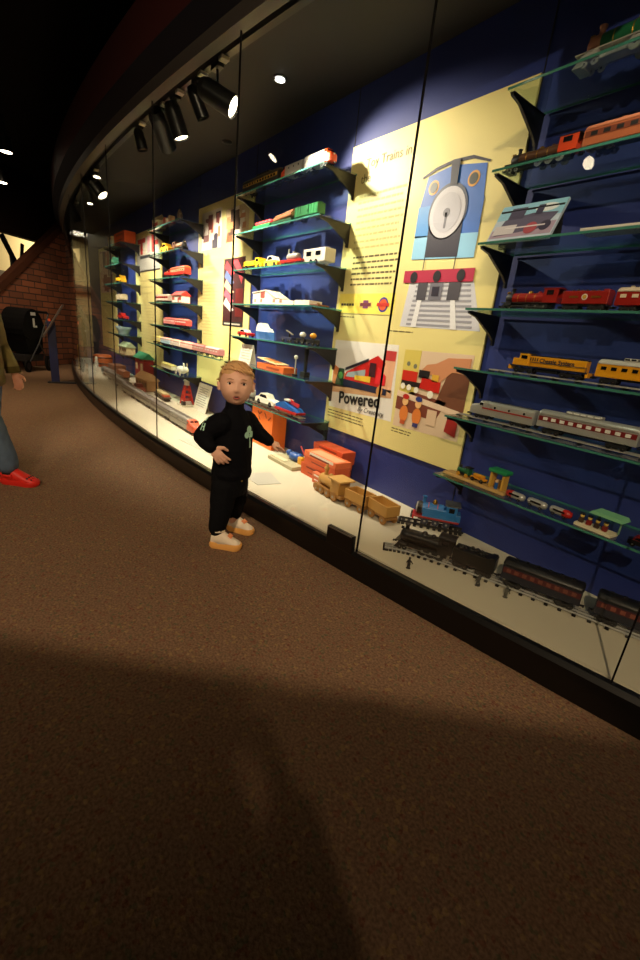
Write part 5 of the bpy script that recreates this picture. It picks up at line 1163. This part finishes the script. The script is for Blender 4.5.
hand(b, (-.16, -.20, .645), (-.05, .05, -.95), (.2, .95, 0), (.95, -.1, .2), .135, (.5, .5, .5, .5), SK2); hand(b, (-.025, .18, .67), (.3, -.05, -.9), (.2, -.95, 0), (.95, .1, .2), .135, (.5, .5, .5, .5), SK2)
chain(b, [((-.11, -.07, .63), .075), ((-.03, -.07, .36), .055), ((.045, -.065, .07), .036)]); chain(b, [((-.13, .07, .63), .075), ((-.17, .07, .36), .055), ((-.30, .07, .09), .036)])
body2 = link('body', setmat(voxel(b, .006, 'body', 2), SK2), K2)
hair_obj(body2, hc2, R2, 1.03, mat((70, 46, 32), .6), .05, 3); face_bits(body2, hc2, R2, 1.03, mat((40, 28, 22), .2), mat((170, 90, 80), .5), mat((70, 46, 32), .6), False)
OLV = mat((96, 84, 34), .75, noise_amt=.1, scale=25)
b = MB(); b.loft([ering((-.12, 0, z), a, d, 0) for z, a, d in ((.60, .13, .105), (.61, .145, .12), (.7, .145, .12), (.85, .145, .115), (.98, .15, .105), (1.05, .10, .08), (1.10, .065, .065), (1.115, .055, .055))], OLV)
for s, el, wr in ((-1, (-.145, -.20, .83), (-.14, -.20, .675)), (1, (-.13, .195, .83), (-.045, .185, .705))): chain(b, [((-.12, s * .145, 1.01), .066), (el, .058), (wr, .046)])
jk = link('jacket', setmat(voxel(b, .007, 'jacket', 3, .006, 14), OLV), body2)
for s, wr in ((-1, (-.143, -.20, .66)), (1, (-.04, .185, .69))):
    b = MB(); b.cyl((wr[0], wr[1], wr[2] + .02), (wr[0] + .006, wr[1], wr[2] - .02), .043, mat((70, 60, 26), .8), n=20); obj('cuff', b, jk)
JEAN = mat((84, 100, 120), .85, noise_amt=.15, scale=40, bump=.3)
b = MB(); b.loft([ering((-.12, 0, z), a, d, 0) for z, a, d in ((.5, .12, .09), (.62, .125, .1), (.68, .115, .09))], JEAN)
chain(b, [((-.11, -.065, .58), .085), ((-.03, -.068, .36), .072), ((.030, -.066, .16), .066), ((.038, -.066, .125), .066)]); chain(b, [((-.13, .065, .58), .085), ((-.17, .07, .36), .070), ((-.27, .07, .17), .062), ((-.285, .07, .14), .06)])
link('jeans', setmat(voxel(b, .007, 'jeans', 3, .008, 12), JEAN), body2)
for c, z in (((.045, -.066), .0), ((-.30, .07), .03)):
    b = MB(); b.cyl((c[0], c[1], .06 + z), (c[0], c[1], .14 + z), .042, BLACKM, n=18); obj('sock', b, body2)
CRC = mat((214, 40, 30), .45)
shoe(body2, (.11, -.066), -.05, .235, .095, CRC, CRC, None, True); shoe(body2, (-.27, .07), .05, .215, .088, CRC, CRC, None, True)

# ---- the adult kneeling with the camera
K3 = thing('person', 'adult in dark clothes kneeling on the carpet behind the viewpoint', 'person', (2.98, -2.36, 0), math.atan2(.62, -.78))
hc3 = (.25, 0, 1.13); R3 = Matrix.Rotation(.1, 3, 'Y')
b = MB(); head_mb(b, hc3, R3, 1.05, SKIN, 40, 30); ears(b, hc3, R3, 1.05, SKIN); chain(b, [((.10, 0, .92), .06), ((.2, 0, 1.04), .055)])
b.loft([ering((.0 + (z - .4) * .22, 0, z), a, d, 0) for z, a, d in ((.36, .15, .11), (.5, .15, .11), (.7, .16, .11), (.86, .17, .1), (.94, .09, .07))], SKIN)
for s in (-1, 1):
    chain(b, [((.1, s * .18, .87), .055), ((.18, s * .21, .66), .045), ((.26, s * .14, .86), .032)])
    chain(b, [((0, s * .1, .4), .09), ((.22, s * .14, .12), .065), ((-.2, s * .13, .07), .05), ((-.33, s * .13, .06), .035)])
    hand(b, (.265, s * .135, .875), (.05, -s * .35, .93), (0, -s, 0), (.9, 0, .1), .18, (.6, .6, .6, .6), SKIN)
body3 = link('body', setmat(voxel(b, .008, 'body', 2), SKIN), K3)
hair_obj(body3, hc3, R3, 1.05, mat((60, 40, 28), .6), .05, 5); face_bits(body3, hc3, R3, 1.05, mat((40, 28, 22), .2), mat((180, 96, 88), .5), mat((60, 40, 28), .6), False)
b = MB(); b.loft([ering((.0 + (z - .4) * .22, 0, z), a, d, 0) for z, a, d in ((.34, .175, .14), (.5, .17, .135), (.7, .18, .13), (.86, .185, .115), (.95, .1, .08), (.98, .07, .07))], BLACKM)
for s in (-1, 1): chain(b, [((.1, s * .175, .86), .075), ((.18, s * .21, .66), .07), ((.25, s * .15, .84), .05)])
link('coat', setmat(voxel(b, .01, 'coat', 3), mat((30, 30, 36), .8)), body3)
b = MB(); b.loft([ering((0, 0, z), a, d, 0) for z, a, d in ((.28, .15, .12), (.36, .16, .13), (.42, .15, .12))], BLACKM)
for s in (-1, 1): chain(b, [((0, s * .1, .36), .11), ((.22, s * .14, .125), .085), ((-.2, s * .13, .078), .066), ((-.28, s * .13, .07), .055)])
link('trousers', setmat(voxel(b, .01, 'trousers', 3), mat((36, 40, 54), .85)), body3)
# ------------------------------------------------------------------ lamps and light
WARM = (1.0, .74, .47); CASEC = (1.0, .86, .66); WARM2 = (1.0, .80, .56)
def spot(name, loc, tgt, power, size, blend=.5, col=WARM, rad=.03):
    l = bpy.data.lights.new(name, 'SPOT'); l.energy = power; l.spot_size = math.radians(size); l.spot_blend = blend; l.color = col; l.shadow_soft_size = rad
    o = bpy.data.objects.new(name, l); COL.objects.link(o); o.location = loc
    o.rotation_euler = (Vector(tgt) - Vector(loc)).to_track_quat('-Z', 'Y').to_euler(); return o
LENS = mat((255, 236, 200), .3, emit=14)
CAN = mat((16, 16, 17), .35)
t = thing('lighting_track', 'dark lighting track running along the top of the glass inside the case', 'lighting track', (GX, gy(GX, -.14), 2.57))
bb = sweep([(-.16, 2.565), (-.12, 2.565), (-.12, 2.6), (-.16, 2.6)], -6.5, 4.0, 40, CAN); bb.v = [(v[0] - GX, v[1] - gy(GX, -.14), v[2] - 2.57) for v in bb.v]; obj('rail', bb, t)
def track_head(label, c, tgt, L, r, power=0, size=45, col=CASEC, lit=True, blend=.6):
    c = Vector(c); px, pyy = c.x, gy(c.x, -.14)
    t = thing('track_spotlight', label, 'spotlight', (px, pyy, 2.565))
    o = Vector((px, pyy, 2.565)); d = (Vector(tgt) - c).normalized()
    b = MB(); b.box((0, 0, -.014), (.10, .045, .03), CAN, bev=.003); b.box((.09, 0, -.008), (.05, .05, .02), mat((190, 180, 160), .5), bev=.002); obj('adapter', b, t)
    b = MB(); b.tube([(0, 0, -.02), (c - o) * .5 + Vector((0, 0, .0)), c - o], .008, CAN); obj('stem', b, t)
    a0 = c - o - d * L * .5; a1 = c - o + d * L * .5
    b = MB(); b.cyl(a0, a0 + d * L * .15, r * .8, CAN, r, 24); b.cyl(a0 + d * L * .15, a1, r, CAN, r * 1.03, 24, caps=False)
    b.cyl(a1, a1 - d * L * .12, r * .97, CAN, r * .8, 24, caps=False); b.cyl(a1 - d * L * .12, a1 - d * L * .125, r * .8, CAN, n=24); can = obj('can', b, t)
    b = MB(); b.cyl(a1 - d * .016, a1 - d * .012, r * .86, LENS if lit else CAN, n=24); obj('lens', b, can)
    if power: spot('spot', o + a1 + d * .004, tgt, power, size, blend, col, r * .5)
track_head('large track spotlight, nearest of the lamps above the panels', (-.40, -.775, 2.405), (.36, 0, 1.90), .23, .062, 150, 66)
track_head('small dark track spotlight just left of the nearest lamp', (-.66, -.80, 2.44), (-.5, -.2, 1.2), .17, .04, 150, 80, lit=False)
track_head('track spotlight third from the near end, its lit mouth facing down', (-1.0, -.82, 2.42), (-.75, -.25, .8), .21, .055, 230, 80)
track_head('dark track spotlight beside the one with a lit mouth', (-1.27, -.835, 2.43), (-2.1, -.02, 1.55), .26, .062, 330, 56, lit=False)
track_head('small dark track spotlight fourth along', (-1.75, -.855, 2.47), (-1.5, -.3, .2), .14, .04, 150, 85, lit=False)
track_head('far track spotlight with a bright mouth turned to the panels', (-3.45, -.87, 2.43), (-2.7, -.1, 1.2), .26, .062, 250, 75)
track_head('far dark track spotlight paired with the bright one', (-3.70, -.86, 2.45), (-4.5, -.02, 1.5), .24, .06, 230, 62)
track_head('farthest track spotlight near the bricks', (-5.4, -.80, 2.43), (-5.6, -.1, 1.2), .22, .06, 190, 80)
track_head('track spotlight over the wooden train, above the frame', (1.14, -.79, 2.43), (.6, -.12, .9), .21, .055, 48, 66)
track_head('track spotlight over the black steam train, above the frame', (1.9, -.68, 2.42), (1.8, -.1, 1.0), .21, .055, 11, 80)
for lb, x, y, on_ in (('lit round downlight in the case ceiling', -.307, -.409, True), ('unlit round downlight in the case ceiling', -1.52, -.2, False)):
    t = thing('recessed_downlight', lb, 'downlight', (x, y, 2.6))
    b = MB(); b.lathe([(.03, 0), (.045, 0), (.045, -.006), (.03, -.004)], DARKST); obj('ring', b, t)
    b = MB(); b.cyl((0, 0, -.012), (0, 0, -.007), .03, mat((255, 250, 240), .3, emit=10) if on_ else CAN, n=20); obj('lens', b, t)
# hanging room lamps far off
for lb, l in (('far ceiling spotlight, upper of the two at the dark ceiling', (-5.1, -1.56, 2.9)), ('far ceiling spotlight, lower of the two at the dark ceiling', (-6.2, -1.58, 2.75))):
    t = thing('ceiling_spotlight', lb, 'spotlight', (l[0], l[1], 3.3))
    b = MB(); b.cyl((0, 0, 0), (0, 0, l[2] - 3.3 + .1), .012, CAN); obj('stem', b, t)
    b = MB(); b.cyl((0, 0, l[2] - 3.3 + .16), (0, 0, l[2] - 3.3), .07, CAN, n=24); obj('can', b, t)
    b = MB(); b.cyl((0, 0, l[2] - 3.3 - .003), (0, 0, l[2] - 3.3), .062, LENS, n=24); obj('lens', b, t)
    spot('spot', (l[0], l[1], l[2] - .01), (-7.5, -1.2, .6), 75, 85, .9)
# added unseen screen wall that casts the carpet's shadow edge, and unseen lamps
sd = Vector((.67, .74, 0)); sn = Vector((.74, -.67, 0)); so_ = Vector((1.59, -1.5, 0)) + sn * 2.14
b = MB(); b.box((0, 0, 1.0), (2.1, .1, 2.0), mat((80, 70, 60), .8)); struct('added_shadow_screen', b, so_ - sd * .55, math.atan2(.74, .67))
def lamp(label, l, tgt, power, size, blend=.5, rad=.05):
    t = thing('ceiling_spotlight', label, 'spotlight', (l[0], l[1], 3.3))
    b = MB(); b.cyl((0, 0, 0), (0, 0, -.05), .012, CAN); obj('stem', b, t)
    d = (Vector(tgt) - Vector(l)).normalized(); c = Vector(l) - Vector((l[0], l[1], 3.3))
    b = MB(); b.cyl(c - d * .16, c, .075, CAN, n=24); can = obj('can', b, t)
    b = MB(); b.cyl(c, c + d * .004, .066, LENS, n=24); obj('lens', b, can)
    spot('spot', Vector(l) + d * .012, tgt, power, size, blend, WARM, rad)
q = so_ + sn * 1.2
lamp('added ceiling spotlight beyond the added screen behind the viewpoint', (q.x, q.y, 3.2), (.5, -1.2, .3), 450, 76, .5, .03)  # unseen lamp added with the screen to light carpet and toddler
lamp('ceiling spotlight over the kneeling adult', (5.0, -3.35, 3.1), (1.9, -1.6, 0), 85, 70, .6, .06)
lamp('ceiling spotlight over the middle of the carpet', (1.2, -5.2, 3.2), (-.3, -1.6, 0), 150, 66, .8, .06)
lamp('ceiling spotlight over the far carpet', (-2.6, -3.6, 3.2), (-3.8, -1.8, 0), 330, 100, .8, .06)
la = bpy.data.lights.new('far_room_light', 'AREA'); la.energy = 130; la.size = 2; la.color = (1, .86, .62)
lo = bpy.data.objects.new('far_room_light', la); COL.objects.link(lo); lo.location = bp(4.6, 1.9, 3.1); 
w = bpy.data.worlds.new('world'); SC.world = w; w.use_nodes = True
w.node_tree.nodes['Background'].inputs[0].default_value = (1, .8, .6, 1); w.node_tree.nodes['Background'].inputs[1].default_value = .01
SC.cycles.transparent_max_bounces = 32; SC.cycles.max_bounces = 8
SC.view_settings.view_transform = 'Standard'; SC.view_settings.look = 'None'; SC.view_settings.exposure = 0.0; SC.view_settings.gamma = 1.0
SC.view_settings.use_curve_mapping = False
